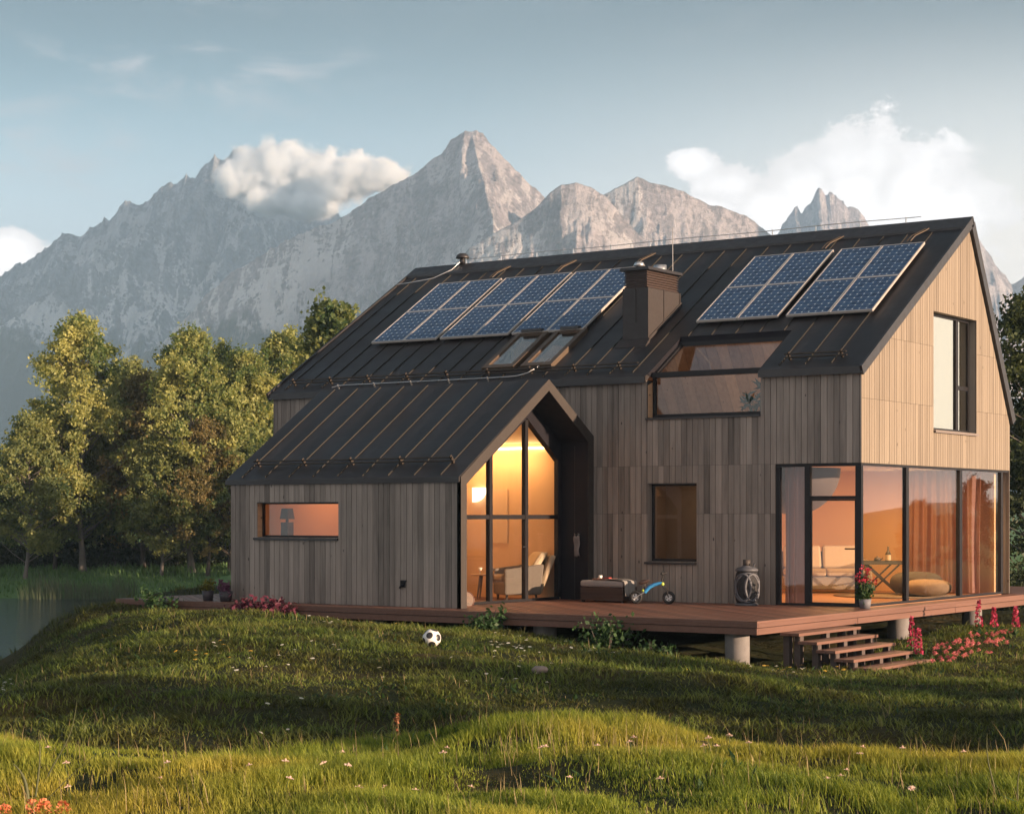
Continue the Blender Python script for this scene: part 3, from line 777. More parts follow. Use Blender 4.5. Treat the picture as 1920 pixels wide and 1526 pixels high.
# snow guards: two pipes on brackets
def snow_guard(x0, x1, y, rootpart, pt, step=1.01):
    g = MB()
    for u in (0.055, 0.125): g.tube([pt(x0, y, u), pt(x1, y, u)], 0.019, 6)
    x = x0 + 0.08
    while x < x1:
        g.bar(pt(x, y + 0.02, 0.0), pt(x, y - 0.0, 0.165), 0.03, 0.05, (0, 1, 0.2)); x += step
    g.build('snow_guard', M['seam_dark'], rootpart)
M['seam_dark'] = simple('snow guard metal', (0.045, 0.035, 0.028), 0.45, 0.3, 0.2, 3)
snow_guard(-13.15, -4.56, 0.20, roof, on_roof)
snow_guard(-1.55, -0.36, 0.22, roof, on_roof)
# lightning wires on stand-offs
w1 = MB()
w1.tube([(x, 5.05, 7.485 + 0.008 * math.sin(x * 1.7)) for x in np.linspace(-12.2, -1.0, 60)], 0.009, 5)
w1.tube([(-12.2, 5.05, 7.485), (-12.32, 4.8, zr(4.8) + .05), (-12.6, 4.45, zr(4.45) + .05), (-13.2, 4.33, zr(4.33) + .05), (-13.56, 4.3, zr(4.3) + .05)], 0.011, 5)
for x in np.arange(-12.1, -1.2, 0.98): w1.bar((x, 5.05, 7.37), (x, 5.05, 7.50), 0.022, 0.022, (0, 1, 0))
w1.build('lightning_wire', M['steel'], roof)
w2 = MB()
pts = [(-11.8, -0.06), (-11.65, 0.0)] + [(x, 0.01) for x in np.linspace(-11.4, -7.5, 9)] + [(-7.2, 0.03), (-7.02, 0.12), (-6.92, 0.32), (-6.88, 0.5), (-6.85, 0.64)]
w2.tube([on_roof(x, y, 0.075) for x, y in pts], 0.010, 5)
for x in np.arange(-11.7, -7.1, 0.95): w2.bar(on_roof(x, 0.01, 0.0), on_roof(x, 0.01, 0.095), 0.026, 0.026, (0, 1, 0))
w2.build('lightning_wire', M['steel'], roof)
# round roof vent on the ridge
v = MB(); v.lathe([(0.0, 0.0), (0.07, 0.0), (0.07, 0.10), (0.06, 0.11), (0.06, 0.14), (0.155, 0.135), (0.16, 0.15), (0.13, 0.215), (0.07, 0.25), (0.0, 0.258)], (-12.2, 5.05, 7.375), 20)
v.build('roof_vent', M['trim'], roof)
# panel cables that come out above the collectors
mcb = simple('cable brown', (0.12, 0.085, 0.055), 0.6)
for x in (-10.85, -9.1, -7.1, -2.75, -0.95):
    for dx in (0.0, 0.07):
        cb = MB(); cb.tube([on_roof(x + dx, 4.25, 0.05), on_roof(x + dx + 0.02, 4.45, 0.06), on_roof(x + dx + 0.16, 4.62, 0.06), on_roof(x + dx + 0.2, 4.70, 0.06)], 0.010, 5); cb.build('cable', mcb, roof)

# skylights
def skylight(x0, x1):
    y0, y1 = SKY_Y
    o = MB(); t = 0.085
    P = lambda x, y: on_roof(x, y, -0.02)
    out = [P(x0 - .02, y0 - .02), P(x1 + .02, y0 - .02), P(x1 + .02, y1 + .02), P(x0 - .02, y1 + .02)]
    inn = [P(x0 + t, y0 + t), P(x1 - t, y0 + t), P(x1 - t, y1 - t), P(x0 + t, y1 - t)]
    n = np.array([0, -0.527, 0.850])
    o.ring(out, inn, n * 0.115)
    win = o.build('skylight', M['sky_frame'], house)
    g = MB(); g.prism([P(x0 + t - .01, y0 + t - .01) + n * .075, P(x1 - t + .01, y0 + t - .01) + n * .075, P(x1 - t + .01, y1 - t + .01) + n * .075, P(x0 + t - .01, y1 - t + .01) + n * .075], n * 0.012)
    g.build('pane', M['glass_sky'], win)
    h = MB(); h.bar(on_roof(x0 + .12, y1 - 0.02, .13), on_roof(x1 - .12, y1 - 0.02, .13), .10, .06)
    h.build('top_cover', M['trim'], win)
M['sky_frame'] = simple('skylight frame', (0.085, 0.060, 0.042), 0.5, 0.2, 0.2, 3)
M['glass_sky'] = glass('skylight glass', base=0.30, gloss=(1, .88, .80), power=3.0)
for a, c in SKY: skylight(a, c)

# chimney
ch = MB()
cx0, cx1, cy0, cy1, cz = -5.50, -4.94, 1.13, 2.38, 5.97
ch.hexa([(cx0, cy0, zr(cy0) - .02), (cx1, cy0, zr(cy0) - .02), (cx1, cy1, zr(cy1) - .02), (cx0, cy1, zr(cy1) - .02), (cx0, cy0, cz), (cx1, cy0, cz), (cx1, cy1, cz), (cx0, cy1, cz)])
ch.prism([(cx1 + .003, cy0, zr(cy0) + .02), (cx1 + .003, cy1 + .04, zr(cy1 + .04) + .02), (cx1 + .003, cy1 + .04, zr(cy1 + .04) + .09), (cx1 + .003, cy0, zr(cy0) + .09)], (.02, 0, 0))
for yy in (cy0 + .015, (cy0 + cy1) / 2, cy1 - .015): ch.box(cx1, cx1 + .014, yy - .018, yy + .018, max(zr(yy) + .06, 0), cz)
ch.box((cx0 + cx1) / 2 - .02, (cx0 + cx1) / 2 + .02, cy0 - .014, cy0, zr(cy0) + .4, cz)
ch.hexa([(cx0 - .08, cy0 - .16, zr(cy0 - .16) + .004), (cx1 + .05, cy0 - .16, zr(cy0 - .16) + .004), (cx1 + .05, cy0, zr(cy0) + .004), (cx0 - .08, cy0, zr(cy0) + .004),
         (cx0 - .08, cy0 - .16, zr(cy0 - .16) + .02), (cx1 + .05, cy0 - .16, zr(cy0 - .16) + .02), (cx1 + .05, cy0, zr(cy0) + .08), (cx0 - .08, cy0, zr(cy0) + .08)])
chim = ch.build('chimney', M['chimney'] if 'chimney' in M else simple('chimney metal', (0.022, 0.017, 0.017), 0.6, 0, 0.3, 6), house)
lv = MB()
lv.box(cx0 + .05, cx1 - .05, cy0 + .05, cy1 - .05, cz + .001, cz + .34)
for k in range(7): 
    z_ = cz + .012 + k * .047
    lv.hexa([(cx0 + .015, cy0 + .015, z_), (cx1 - .015, cy0 + .015, z_), (cx1 - .015, cy1 - .015, z_), (cx0 + .015, cy1 - .015, z_),
             (cx0 + .04, cy0 + .04, z_ + .030), (cx1 - .04, cy0 + .04, z_ + .030), (cx1 - .04, cy1 - .04, z_ + .030), (cx0 + .04, cy1 - .04, z_ + .030)])
lv.build('louvre', simple('louvre metal', (0.05, 0.034, 0.03), 0.5, 0, 0.2, 6), chim)
cp = MB(); cp.hexa([(cx0 - .05, cy0 - .05, cz + .345), (cx1 + .05, cy0 - .05, cz + .345), (cx1 + .05, cy1 + .05, cz + .345), (cx0 - .05, cy1 + .05, cz + .345),
                    (cx0 - .03, cy0 - .03, cz + .405), (cx1 + .03, cy0 - .03, cz + .405), (cx1 + .03, cy1 + .03, cz + .405), (cx0 - .03, cy1 + .03, cz + .405)])
cp.build('chimney_cap', M['trim'], chim)
fl = MB(); fl.lathe([(.13, 0), (.13, .13), (.10, .13), (.10, 0.02), (0, .02)], (-5.16, 1.98, cz + .40), 16); fl.build('flue', M['steel'], chim)
fl = MB(); fl.lathe([(.07, 0), (.07, .06), (.12, .07), (.08, .14), (0, .16)], (-5.32, 1.45, cz + .40), 14); fl.build('flue', M['steel'], chim)
rd = MB(); rd.tube([(-5.0, 2.2, cz + .39), (-5.0, 2.2, cz + 1.28)], [.009, .006], 6); rd.build('lightning_rod', simple('rod grey', (.26, .26, .27), .5), chim)

# dormer window: upright pane plus a pane that follows the slope, both set back
dy = 0.16; dx0, dx1 = DORMER[0], DORMER[1]; dz0 = 3.40; dzb = zr(dy) - 0.17
rv = MB()
rv.hexa([(dx0 - .006, 0.024, dz0), (dx0 + .012, 0.024, dz0), (dx0 + .012, dy + .12, dz0), (dx0 - .006, dy + .12, dz0), (dx0 - .006, 0.024, 4.0), (dx0 + .012, 0.024, 4.0), (dx0 + .012, dy + .12, 4.1), (dx0 - .006, dy + .12, 4.1)])
rv.build('reveal', M['ceiling_wood'], house)
df = MB(); f_ = 0.055
def dslope(y): return zr(y) - 0.17
df.box(dx0 + .02, dx0 + .02 + f_, dy, dy + .07, dz0 + .06, dzb)
df.box(dx1 - .02 - f_, dx1 - .02, dy, dy + .07, dz0 + .06, dzb)
df.box(dx0 + .02, dx1 - .02, dy, dy + .07, dz0, dz0 + .058)
df.box(dx0 + .02, dx1 - .02, dy - .03, dy + .07, dzb + .002, dzb + .10)
for x in (dx0 + .05, dx1 - .05): df.bar((x, dy + .08, dslope(dy + .08) + .03), (x, DORMER[2] - .02, dslope(DORMER[2]) + .03), .06, .06)
df.bar((dx0 + .02, DORMER[2] - .03, dslope(DORMER[2]) + .03), (dx1 - .02, DORMER[2] - .03, dslope(DORMER[2]) + .03), .06, .08)
dwin = df.build('window', M['frame'], house)
pn = MB(); pn.box(dx0 + .06, dx1 - .06, dy + .03, dy + .042, dz0 + .05, dzb + .01); pn.build('pane', M['glass'], dwin)
pn = MB(); pn.prism([(dx0 + .04, dy + .07, dslope(dy + .07) + .03), (dx1 - .04, dy + .07, dslope(dy + .07) + .03), (dx1 - .04, 1.23, dslope(1.23) + .03), (dx0 + .04, 1.23, dslope(1.23) + .03)], (0, -.006, .012)); pn.build('pane', M['glass'], dwin)
sl = MB(); sl.hexa([(dx0 - .03, -.035, dz0 - .045), (dx1, -.035, dz0 - .045), (dx1, dy, dz0 - .03), (dx0 - .03, dy, dz0 - .03), (dx0 - .03, -.035, dz0 - .01), (dx1, -.035, dz0 - .01), (dx1, dy, dz0 - .001), (dx0 - .03, dy, dz0 - .001)])
sl.build('sill', M['trim'], dwin)
dk = MB()   # dark upstand at the head of the roof opening, cheeks on both sides
dk.box(dx0, dx1, DORMER[2] - .012, DORMER[2] - .002, dslope(DORMER[2]) + .02, zr(DORMER[2]) + .01)
for xa, xb in ((dx0 + .001, dx0 + .014), (dx1 - .014, dx1 - .001)):
    dk.hexa([(xa, dy + .07, dslope(dy + .07) - .05), (xb, dy + .07, dslope(dy + .07) - .05), (xb, 1.227, dslope(1.227) - .05), (xa, 1.227, dslope(1.227) - .05),
             (xa, -.02, zr(-.02)), (xb, -.02, zr(-.02)), (xb, 1.227, zr(1.227)), (xa, 1.227, zr(1.227))])
dk.build('roof_upstand', M['black'], house)

# plain windows
def window(x0, x1, y, z0, z1, depth, sill=True, reveal=None, gl='glass', bars=(), fw=0.05):
    f = MB()
    out = [(x0, y + depth, z0), (x1, y + depth, z0), (x1, y + depth, z1), (x0, y + depth, z1)]
    inn = [(x0 + fw, y + depth, z0 + fw), (x1 - fw, y + depth, z0 + fw), (x1 - fw, y + depth, z1 - fw), (x0 + fw, y + depth, z1 - fw)]
    f.ring(out, inn, (0, .06, 0))
    for bx in bars: f.box(bx - .025, bx + .025, y + depth + .003, y + depth + .057, z0 + fw, z1 - fw)
    wn = f.build('window', M['frame'], house)
    g = MB(); g.box(x0 + fw - .01, x1 - fw + .01, y + depth + .025, y + depth + .037, z0 + fw - .01, z1 - fw + .01); g.build('pane', M[gl], wn)
    if sill:
        s_ = MB(); s_.hexa([(x0 - .06, y - .04, z0 - .05), (x1, y - .04, z0 - .05), (x1, y + depth, z0 - .03), (x0 - .06, y + depth, z0 - .03), (x0 - .06, y - .04, z0 - .012), (x1, y - .04, z0 - .012), (x1, y + depth, z0 + .004), (x0 - .06, y + depth, z0 + .004)])
        s_.build('sill', M['trim'], wn)
    if reveal:
        r_ = MB(); r_.box(x0 - .004, x0 + .010, y + .024, y + depth, z0 + .006, z1); r_.build('reveal', reveal, wn)
    hd = MB(); hd.box(x0, x1, y + .004, y + depth, z1 - .012, z1 + .004); hd.build('head', M['trim'], wn)
    return wn
M['glass_dim'] = glass('small window glass', base=0.12)
window(*WIN1[:2], 0.0, *WIN1[2:], 0.13, True, M['cladding'], 'glass_dim')

# corner glazing, front side
cg = MB()
gx0, gx1, gz1 = CORNER_GLASS[0], -0.06, 2.50
for x0, x1 in ((gx0, gx0 + .08), (-1.09, -0.985), (-0.125, -0.012)): cg.box(x0, x1, 0.02, 0.10, 0.045, gz1 - .055)
cg.box(gx0, -0.015, 0.02, 0.10, 0.004, 0.044)
cg.box(gx0, -0.015, 0.02, 0.10, gz1 - .054, gz1)
cg.box(-0.99, -0.115, 0.025, 0.095, 1.87, 1.93)
cgw = cg.build('glazing', M['frame'], house)
for x0, x1, z0, z1 in ((gx0 + .07, -1.08, .045, gz1 - .055), (-.99, -.115, 1.93, gz1 - .055)):
    p = MB(); p.box(x0 - .005, x1 + .005, .055, .067, z0 - .005, z1 + .005); p.build('pane', M['glass'], cgw)
rvl = MB(); rvl.box(gx0 - .006, gx0 - .0005, -.004, .10, .006, gz1); rvl.build('reveal', M['gable_clad'], cgw)
door = MB(); door.ring([(-.988, .03, .046), (-.117, .03, .046), (-.117, .03, 1.868), (-.988, .03, 1.868)], [(-.965, .03, .07), (-.14, .03, .07), (-.14, .03, 1.845), (-.965, .03, 1.845)], (0, .05, 0))
dr = door.build('door', M['frame'], house)
p = MB(); p.box(-.97, -.135, .05, .062, .065, 1.85); p.build('pane', M['glass'], dr)
h = MB(); h.box(-.30, -.125, -.035, -.015, 1.00, 1.025); h.box(-.15, -.13, -.035, .03, 1.00, 1.025); h.build('handle', M['frame'], dr)
# corner glazing, gable side
gg = MB()
for y0, y1 in ((1.98, 2.10), (4.57, 4.70), (6.80, 6.91)): gg.box(-.095, -.015, y0, y1, 0.045, gz1 - .045)
gg.box(-.095, -.015, .1003, 6.90, .004, .044)
gg.box(-.095, -.015, .1003, 7.22, gz1 - .044, gz1 + .0)
ggw = gg.build('glazing', M['frame'], house)
for y0, y1 in ((.10, 2.0), (2.09, 4.59), (4.68, 6.82)):
    p = MB(); p.box(-.061, -.049, y0, y1, .04, gz1 - .04); p.build('pane', M['glass_side'], ggw)

# gable window
y0, y1, z0, z1 = UPPER
gw = MB(); d_ = 0.15
gw.ring([(-d_, y0, z0), (-d_, y1, z0), (-d_, y1, z1), (-d_, y0, z1)], [(-d_, y0 + .05, z0 + .05), (-d_, y1 - .05, z0 + .05), (-d_, y1 - .05, z1 - .05), (-d_, y0 + .05, z1 - .05)], (-.06, 0, 0))
gw.box(-d_ - .06, -d_ + .005, 4.70, 4.82, z0 + .05, z1 - .05)
gw.box(-d_ - .055, -d_ - .005, 4.82, y1 - .05, 4.02, 4.10)
gwn = gw.build('window', M['frame'], house)
for a, c, e, f in ((y0 + .04, 4.71, z0 + .04, z1 - .04), (4.81, y1 - .04, z0 + .04, 4.03), (4.81, y1 - .04, 4.09, z1 - .04)):
    p = MB(); p.box(-d_ - .037, -d_ - .025, a, c, e, f); p.build('pane', M['glass_upper'] if 'glass_upper' in M else M.setdefault('glass_upper', glass('upper glass', tint=(.8, .75, .6), base=0.55, gloss=(1, .93, .78), power=2.2)), gwn)
rv = MB()
rv.box(-d_, -.024, y1 - .002, y1 + .008, z0, z1); rv.box(-d_, -.024, y0 - .008, y0 + .002, z0, z1); rv.box(-d_, -.024, y0, y1, z1 - .002, z1 + .008)
rv.build('reveal', simple('grey reveal', (.26, .225, .19), .6), gwn)
sl = MB(); sl.hexa([(-d_, y0, z0 - .02), (.05, y0, z0 - .055), (.05, y1, z0 - .055), (-d_, y1, z0 - .02), (-d_, y0, z0 + .004), (.05, y0, z0 - .01), (.05, y1, z0 - .01), (-d_, y1, z0 + .004)]); sl.build('sill', simple('sill metal', (.16, .13, .115), .5), gwn)

# ---- front wing
WX0, WX1, WY = -10.76, -5.45, -4.25
AP = (-1.53, 4.05)
def z2(y): return 2.25 + (y - WY) * (AP[1] - 2.25) / (AP[0] - WY)
def z2b(y): return AP[1] - (y - AP[0]) * (AP[1] - 3.06) / (0 - AP[0])
WW = (-10.11, -8.16, 1.19, 1.83)
b = MB(); boards(b, WX0, -5.53, 0.122, 0.004, lambda u: 2.24, [WW], [], lambda u, t, z: (u, WY + t, z), seed=21)
boards(b, WY + .03, 0, 0.122, 0.004, lambda y: min(z2(y), z2b(y)) - .1, [], [], lambda u, t, z: (WX0 + t, u, z), seed=22)
b.build('wall', M['cladding'], house)
b = MB(); wall_slab(b, [WX0 + .03, WW[0], WW[1], -5.66], [0, WW[2], WW[3], 2.18], lambda x, z: WW[0] < x < WW[1] and WW[2] < z < WW[3], lambda u, t, z: (u, WY + t, z), .024, .16)
b.box(-5.53, -5.451, WY - .0, WY + .02, 0.003, 2.2)
b.build('wall_core', M['backing'], house)
window(WW[0], WW[1], WY, WW[2], WW[3], 0.14, True, M['ceiling_wood'], fw=0.035)
# tap box on the wing wall
tp = MB(); tp.box(-6.74, -6.64, WY - .03, WY - .002, .34, .46); tp.box(-6.72, -6.60, WY - .045, WY - .03, .44, .465); tp.tube([(-6.68, WY - .03, .38), (-6.68, WY - .09, .37), (-6.68, WY - .11, .33)], .014, 6); tp.tube([(-6.76, WY - .02, .33), (-6.72, WY - .06, .35)], .014, 6)
tp.build('wall_tap', M['black'], house)
# wing roof
WXL = -10.86
b = MB()
b.slab([WXL, WX1 - .02], [WY - .04, AP[0]], lambda x, y: z2(y) + .02, lambda x, y: z2(y) - .07, lambda x, y: False)
b.slab([WXL, WX1 - .02], [AP[0] + .0002, 0.0], lambda x, y: z2b(y) + .02, lambda x, y: z2b(y) - .07, lambda x, y: False)
wroof = b.build('roof', M['roof'], house)
sm = MB()
def on_wing(x, y, up=0.0): return np.array([x, y - 0.551 * up, z2(y) + .02 + 0.834 * up])
for k in range(9):
    x = -10.50 + k * 0.575
    sm.bar(on_wing(x, WY + .02, .009), on_wing(x, AP[0] - .02, .009), .015, .022)
sm.build('roof_seams', M['seam'], wroof)
snow_guard(-10.42, -5.82, WY + .33, wroof, on_wing, 1.12)
# portal: the wing's open gable end, a dark metal frame
out = [(WX1, WY, 0.002), (WX1, WY, 2.25), (WX1, AP[0], AP[1] + .02), (WX1, 0.0, 3.08), (WX1, 0.0, 0.002)]
inn = [(WX1, WY + .17, 0.002), (WX1, WY + .17, 2.13), (WX1, AP[0], 3.86), (WX1, -.19, 2.97), (WX1, -.19, 0.002)]
pf = MB()
n = 5; vec = np.array((-.62, 0, 0))
for k in range(4):
    a, c = k, k + 1
    q = [np.array(out[a]), np.array(out[c]), np.array(inn[c]), np.array(inn[a])]
    pf.add(q + [p + vec for p in q], [[3, 2, 1, 0], [2, 3, 7, 6], [0, 1, 5, 4]])
portal = pf.build('portal', M['portal'] if 'portal' in M else simple('portal metal', (.028, .022, .019), .6, 0, .2, 3), house)
ln = MB()    # black lining of the recess, a hair inside the frame
lin = [(0, WY + .172, 0.004), (0, WY + .172, 2.125), (0, AP[0], 3.852), (0, -.195, 2.965), (0, -.195, 0.004)]
for k in range(4):
    a = np.array(lin[k]); c = np.array(lin[k + 1]); 
    ln.add([a + (WX1 - .012, 0, 0), c + (WX1 - .012, 0, 0), c + (WX1 - .62, 0, 0), a + (WX1 - .62, 0, 0)], [[0, 1, 2, 3]])
for k, yy in enumerate((-.199,)):
    pass
GX = -6.05
gin = [(GX, -4.0, 0.05), (GX, -4.0, 1.67), (GX, -1.36, 3.385), (GX, -.26, 2.60), (GX, -.26, 0.05)]
lin2 = [(GX, p[1], p[2]) for p in lin]
for k in range(4):
    ln.add([lin2[k], lin2[k + 1], gin[k + 1], gin[k]], [[0, 1, 2, 3]])
    q = [np.array(gin[k]), np.array(gin[k + 1])]; ln.add([q[0], q[1], q[1] + (-.12, 0, 0), q[0] + (-.12, 0, 0)], [[0, 1, 2, 3]])
ln.build('recess_lining', M['black'], portal)
# board joint on the recess side wall
jt = MB(); jt.box(-5.755, -5.745, -.2005, -.196, 0.01, 2.9); jt.build('lining_joint', M['trim'], portal)
# glazing of the wing
def zg(y): return min(1.67 + (y + 4.0) * (3.385 - 1.67) / 2.64, 3.385 - (y + 1.36) * (3.385 - 2.60) / 1.10)
wg = MB(); ft = .06
def vbar(y, w_): wg.hexa([(GX - .09, y - w_ / 2, .05), (GX - .005, y - w_ / 2, .05), (GX - .005, y + w_ / 2, .05), (GX - .09, y + w_ / 2, .05), (GX - .09, y - w_ / 2, zg(y - w_ / 2)), (GX - .005, y - w_ / 2, zg(y - w_ / 2)), (GX - .005, y + w_ / 2, zg(y + w_ / 2)), (GX - .09, y + w_ / 2, zg(y + w_ / 2))])
vbar(-2.50, .095); vbar(-1.36, .095); vbar(-3.96, .07); vbar(-.29, .05)
wg.box(GX - .085, GX - .01, -3.92, -.315, 1.52, 1.60)
wg.box(GX - .09, GX - .004, -4.0, -.26, .004, .05)
wgl = wg.build('glazing', M['frame'], house)
for a, c in ((-3.94, -2.53), (-2.47, -1.40), (-1.32, -.30)):
    for lo, hi in ((.04, 1.53), (1.59, None)):
        p = MB(); q = 1 if hi else 0
        if hi: p.box(GX - .055, GX - .043, a, c, lo, hi)
        else: p.hexa([(GX - .055, a, lo), (GX - .043, a, lo), (GX - .043, c, lo), (GX - .055, c, lo), (GX - .055, a, zg(a) + .01), (GX - .043, a, zg(a) + .01), (GX - .043, c, zg(c) + .01), (GX - .055, c, zg(c) + .01)])
        p.build('pane', M['glass'], wgl)
h = MB(); h.box(GX + .03, GX + .05, -1.57, -1.40, 1.0, 1.025); h.box(GX - .01, GX + .05, -1.42, -1.40, 1.0, 1.025); h.build('handle', M['frame'], wgl)

# ---- rooms behind the glass
inn_ = MB()
inn_.box(-13.25, -.10, .11, 7.04, -.14, -.002)
inn_.box(WX0 + .2, GX - .095, WY + .17, .10, -.14, -.001)
inn_.build('inner_floor', M['inner_floor'], house)
sl = MB(); sl.box(-13.25, -.21, .215, 7.04, 2.52, 2.70); sl.build('ceiling', simple('ceiling plaster', (.70, .52, .36), .85), house)
iw = MB()
iw.box(-5.30, -5.20, 2.4, 7.04, 0, 2.519)            # living room, far side
iw.box(-5.20, -.22, 6.97, 7.04, 0, 2.519)            # living room, back
iw.box(-3.20, -3.10, .21, 2.40, 0, 2.519)            # small room behind the front window
iw.box(-5.20, -3.20, 2.30, 2.40, 0, 2.519)
iw.build('inner_wall', M['plaster'], house)
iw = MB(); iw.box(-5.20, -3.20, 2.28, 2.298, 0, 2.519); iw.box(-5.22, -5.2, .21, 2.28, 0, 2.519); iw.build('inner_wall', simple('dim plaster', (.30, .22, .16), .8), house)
def core_cell2(mb, ya, yb):
    zf = lambda y: min(z2(y), z2b(y)) - .18
    xa, xb = WX0 + .08, WX0 + .19
    mb.hexa([(xa, ya, 0), (xb, ya, 0), (xb, yb, 0), (xa, yb, 0), (xa, ya, zf(ya)), (xb, ya, zf(ya)), (xb, yb, zf(yb)), (xa, yb, zf(yb))])
iw = MB()                                            # wing room
iw.box(WX0 + .2, GX - .1, -.14, -.04, 0, 3.0)
for ya, yb in ((WY + .18, AP[0]), (AP[0], -.15)): core_cell2(iw, ya, yb)
iw.hexa([(-8.50, WY + .17, 0), (-8.44, WY + .17, 0), (-8.50, -.15, 0), (-8.56, -.15, 0), (-8.16, WY + .17, 2.0), (-8.10, WY + .17, 2.0), (-8.50, -.15, 2.9), (-8.56, -.15, 2.9)])  # slanted partition added to keep the two rooms' lamp light apart
iw.build('inner_wall', M['plaster'], house)
iw = MB()
iw.add([(WX0 + .1, WY + .1, 1.95), (GX - .1, WY + .1, 1.95), (GX - .1, AP[0], 3.72), (WX0 + .1, AP[0], 3.72), (GX - .1, -.05, 2.92), (WX0 + .1, -.05, 2.92)], [[0, 1, 2, 3], [3, 2, 4, 5]])
iw.build('ceiling', simple('wing ceiling', (.66, .52, .36), .8), house)
led = MB(); led.box(-8.45, -6.4, -.20, -.145, 2.86, 2.90); led.build('light_strip', glow_mat('light strip', (1.0, .72, .36), 3.8), house)
# attic: boarded underside of the rear slope and a knee wall
at = MB()
zs = lambda y: zb(y + .60) - .20
for k in range(34):
    x = -9.4 + k * 0.27
    at.tone = random.random()
    at.hexa([(x, 4.78, zs(4.78)), (x + .262, 4.78, zs(4.78)), (x + .262, 6.65, zs(6.65)), (x, 6.65, zs(6.65)), (x, 4.78, zs(4.78) + .03), (x + .262, 4.78, zs(4.78) + .03), (x + .262, 6.65, zs(6.65) + .03), (x, 6.65, zs(6.65) + .03)])
    at.box(x, x + .262, 6.60, 6.63, 2.705, zs(6.63) - .01)
at.build('attic_boarding', M['attic_wood'] if 'attic_wood' in M else wood('attic boards', (.24, .13, .075), (.62, .40, .26), 2, .55), house)
at = MB()
at.box(-8.60, -8.52, .25, 6.0, 2.705, 4.2)
at.box(-8.60, -8.52, 1.8, 6.0, 4.2, 5.2)
at.build('inner_wall', M['plaster'], house)

def area(name, loc, rot, sx, sy, power, col=(1.0, .60, .28)):
    l = bpy.data.lights.new(name, 'AREA'); l.shape = 'RECTANGLE'; l.size = sx; l.size_y = sy; l.energy = power; l.color = col
    o = bpy.data.objects.new(name, l); S.collection.objects.link(o); o.location = loc; o.rotation_euler = rot
    return o
area('living_room_lamp', (-1.3, 4.2, 2.48), (0, 0, 0), 1.6, 2.4, 98, (1.0, .55, .20))
area('wing_lamp', (-7.5, -.55, 2.80), (R(35), 0, 0), 2.0, .12, 12, (1.0, .58, .23))
area('attic_lamp', (-4.3, 3.0, 3.6), (R(115), 0, 0), 2.5, .8, 14, (1.0, .70, .45))
area('small_room_lamp', (-4.2, 1.2, 2.45), (0, 0, 0), .6, .6, 3.2, (1.0, .70, .42))
area('den_lamp', (-9.7, -1.6, 2.5), (0, 0, 0), 1.2, 1.2, 9, (1.0, .40, .13))
# ------------------------------------------------------------------ solar panels
def panel_mat():
    m, n = new_mat('solar cells')
    co = n.new('ShaderNodeTexCoord').outputs['Object']
    s = n.new('ShaderNodeSeparateXYZ', ins={0: co})
    NX, NY, WX, WY_ = 6, 9, .835, 1.40
    fx = n.math('MULTIPLY', n.math('FRACT', n.math('MULTIPLY', s.outputs[0], NX / WX)), 1.0)
    fy = n.math('FRACT', n.math('MULTIPLY', s.outputs[1], NY / WY_))
    ex = n.math('MINIMUM', fx, n.math('SUBTRACT', 1.0, fx)); ey = n.math('MINIMUM', fy, n.math('SUBTRACT', 1.0, fy))
    line = n.math('MAXIMUM', n.math('LESS_THAN', ex, 0.045), n.math('LESS_THAN', ey, 0.05))
    corner = n.math('LESS_THAN', n.math('ADD', ex, ey), 0.13)
    bus = n.math('LESS_THAN', n.math('ABSOLUTE', n.math('SUBTRACT', n.math('FRACT', n.math('MULTIPLY', fx, 2.0)), 0.5)), 0.035)
    ci = n.new('ShaderNodeCombineXYZ', ins={0: n.math('FLOOR', n.math('MULTIPLY', s.outputs[0], NX / WX)), 1: n.math('FLOOR', n.math('MULTIPLY', s.outputs[1], NY / WY_))})
    wn = n.new('ShaderNodeTexWhiteNoise', ins={'Vector': ci.outputs[0]}).outputs['Value']
    cell = n.mix(wn, (.012, .036, .095), (.022, .058, .135))
    c = n.mix(n.math('MULTIPLY', bus, .16), cell, (.30, .36, .45))
    c = n.mix(n.math('MULTIPLY', line, .22), c, (.34, .42, .52))
    c = n.mix(corner, c, (.62, .68, .74))
    p = n.new('ShaderNodeBsdfPrincipled', ins={'Base Color': c, 'Roughness': 0.16, 'Specular IOR Level': 0.5})
    finish(n, p.outputs[0]); return m
M['cells'] = panel_mat()
M['alu'] = simple('panel frame aluminium', (.66, .60, .56), 0.38, 0.55, 0.06, 6)
PW, PL = .858, 1.428
ang = math.atan(0.62)
def make_panel():
    t = thing('solar_panel', 'x', 'solar panel', (0, 0, 0), 0, 'solar panels on the long roof')
    f = MB(); a, c, h = PW / 2, PL / 2, .045
    f.ring([(-a, -c, 0), (a, -c, 0), (a, c, 0), (-a, c, 0)], [(-a + .022, -c + .022, 0), (a - .022, -c + .022, 0), (a - .022, c - .022, 0), (-a + .022, c - .022, 0)], (0, 0, h))
    f.build('frame', M['alu'], t, True)
    g = MB(); g.box(-a + .02, a - .02, -c + .02, c - .02, h - .016, h - .006); g.build('cells', M['cells'], t, True)
    for xr in (-a + .12, a - .16):
        r = MB(); r.box(xr, xr + .04, -c + .1, c - .1, -.06, -.001); r.build('rail', M['seam_dark'], t, True)
    return t
p0 = make_panel(); first = True
names = ['first', 'second', 'third', 'fourth', 'fifth', 'sixth']
def put_panel(x, yc, label):
    global first
    o = p0 if first else copy_tree(p0); first = False
    q = on_roof(x, yc, 0.07); o.location = q; o.rotation_euler = (ang, 0, 0); o['label'] = label
xsA = [-12.09, -10.25, -8.42]; xsB = [-4.12, -2.22]
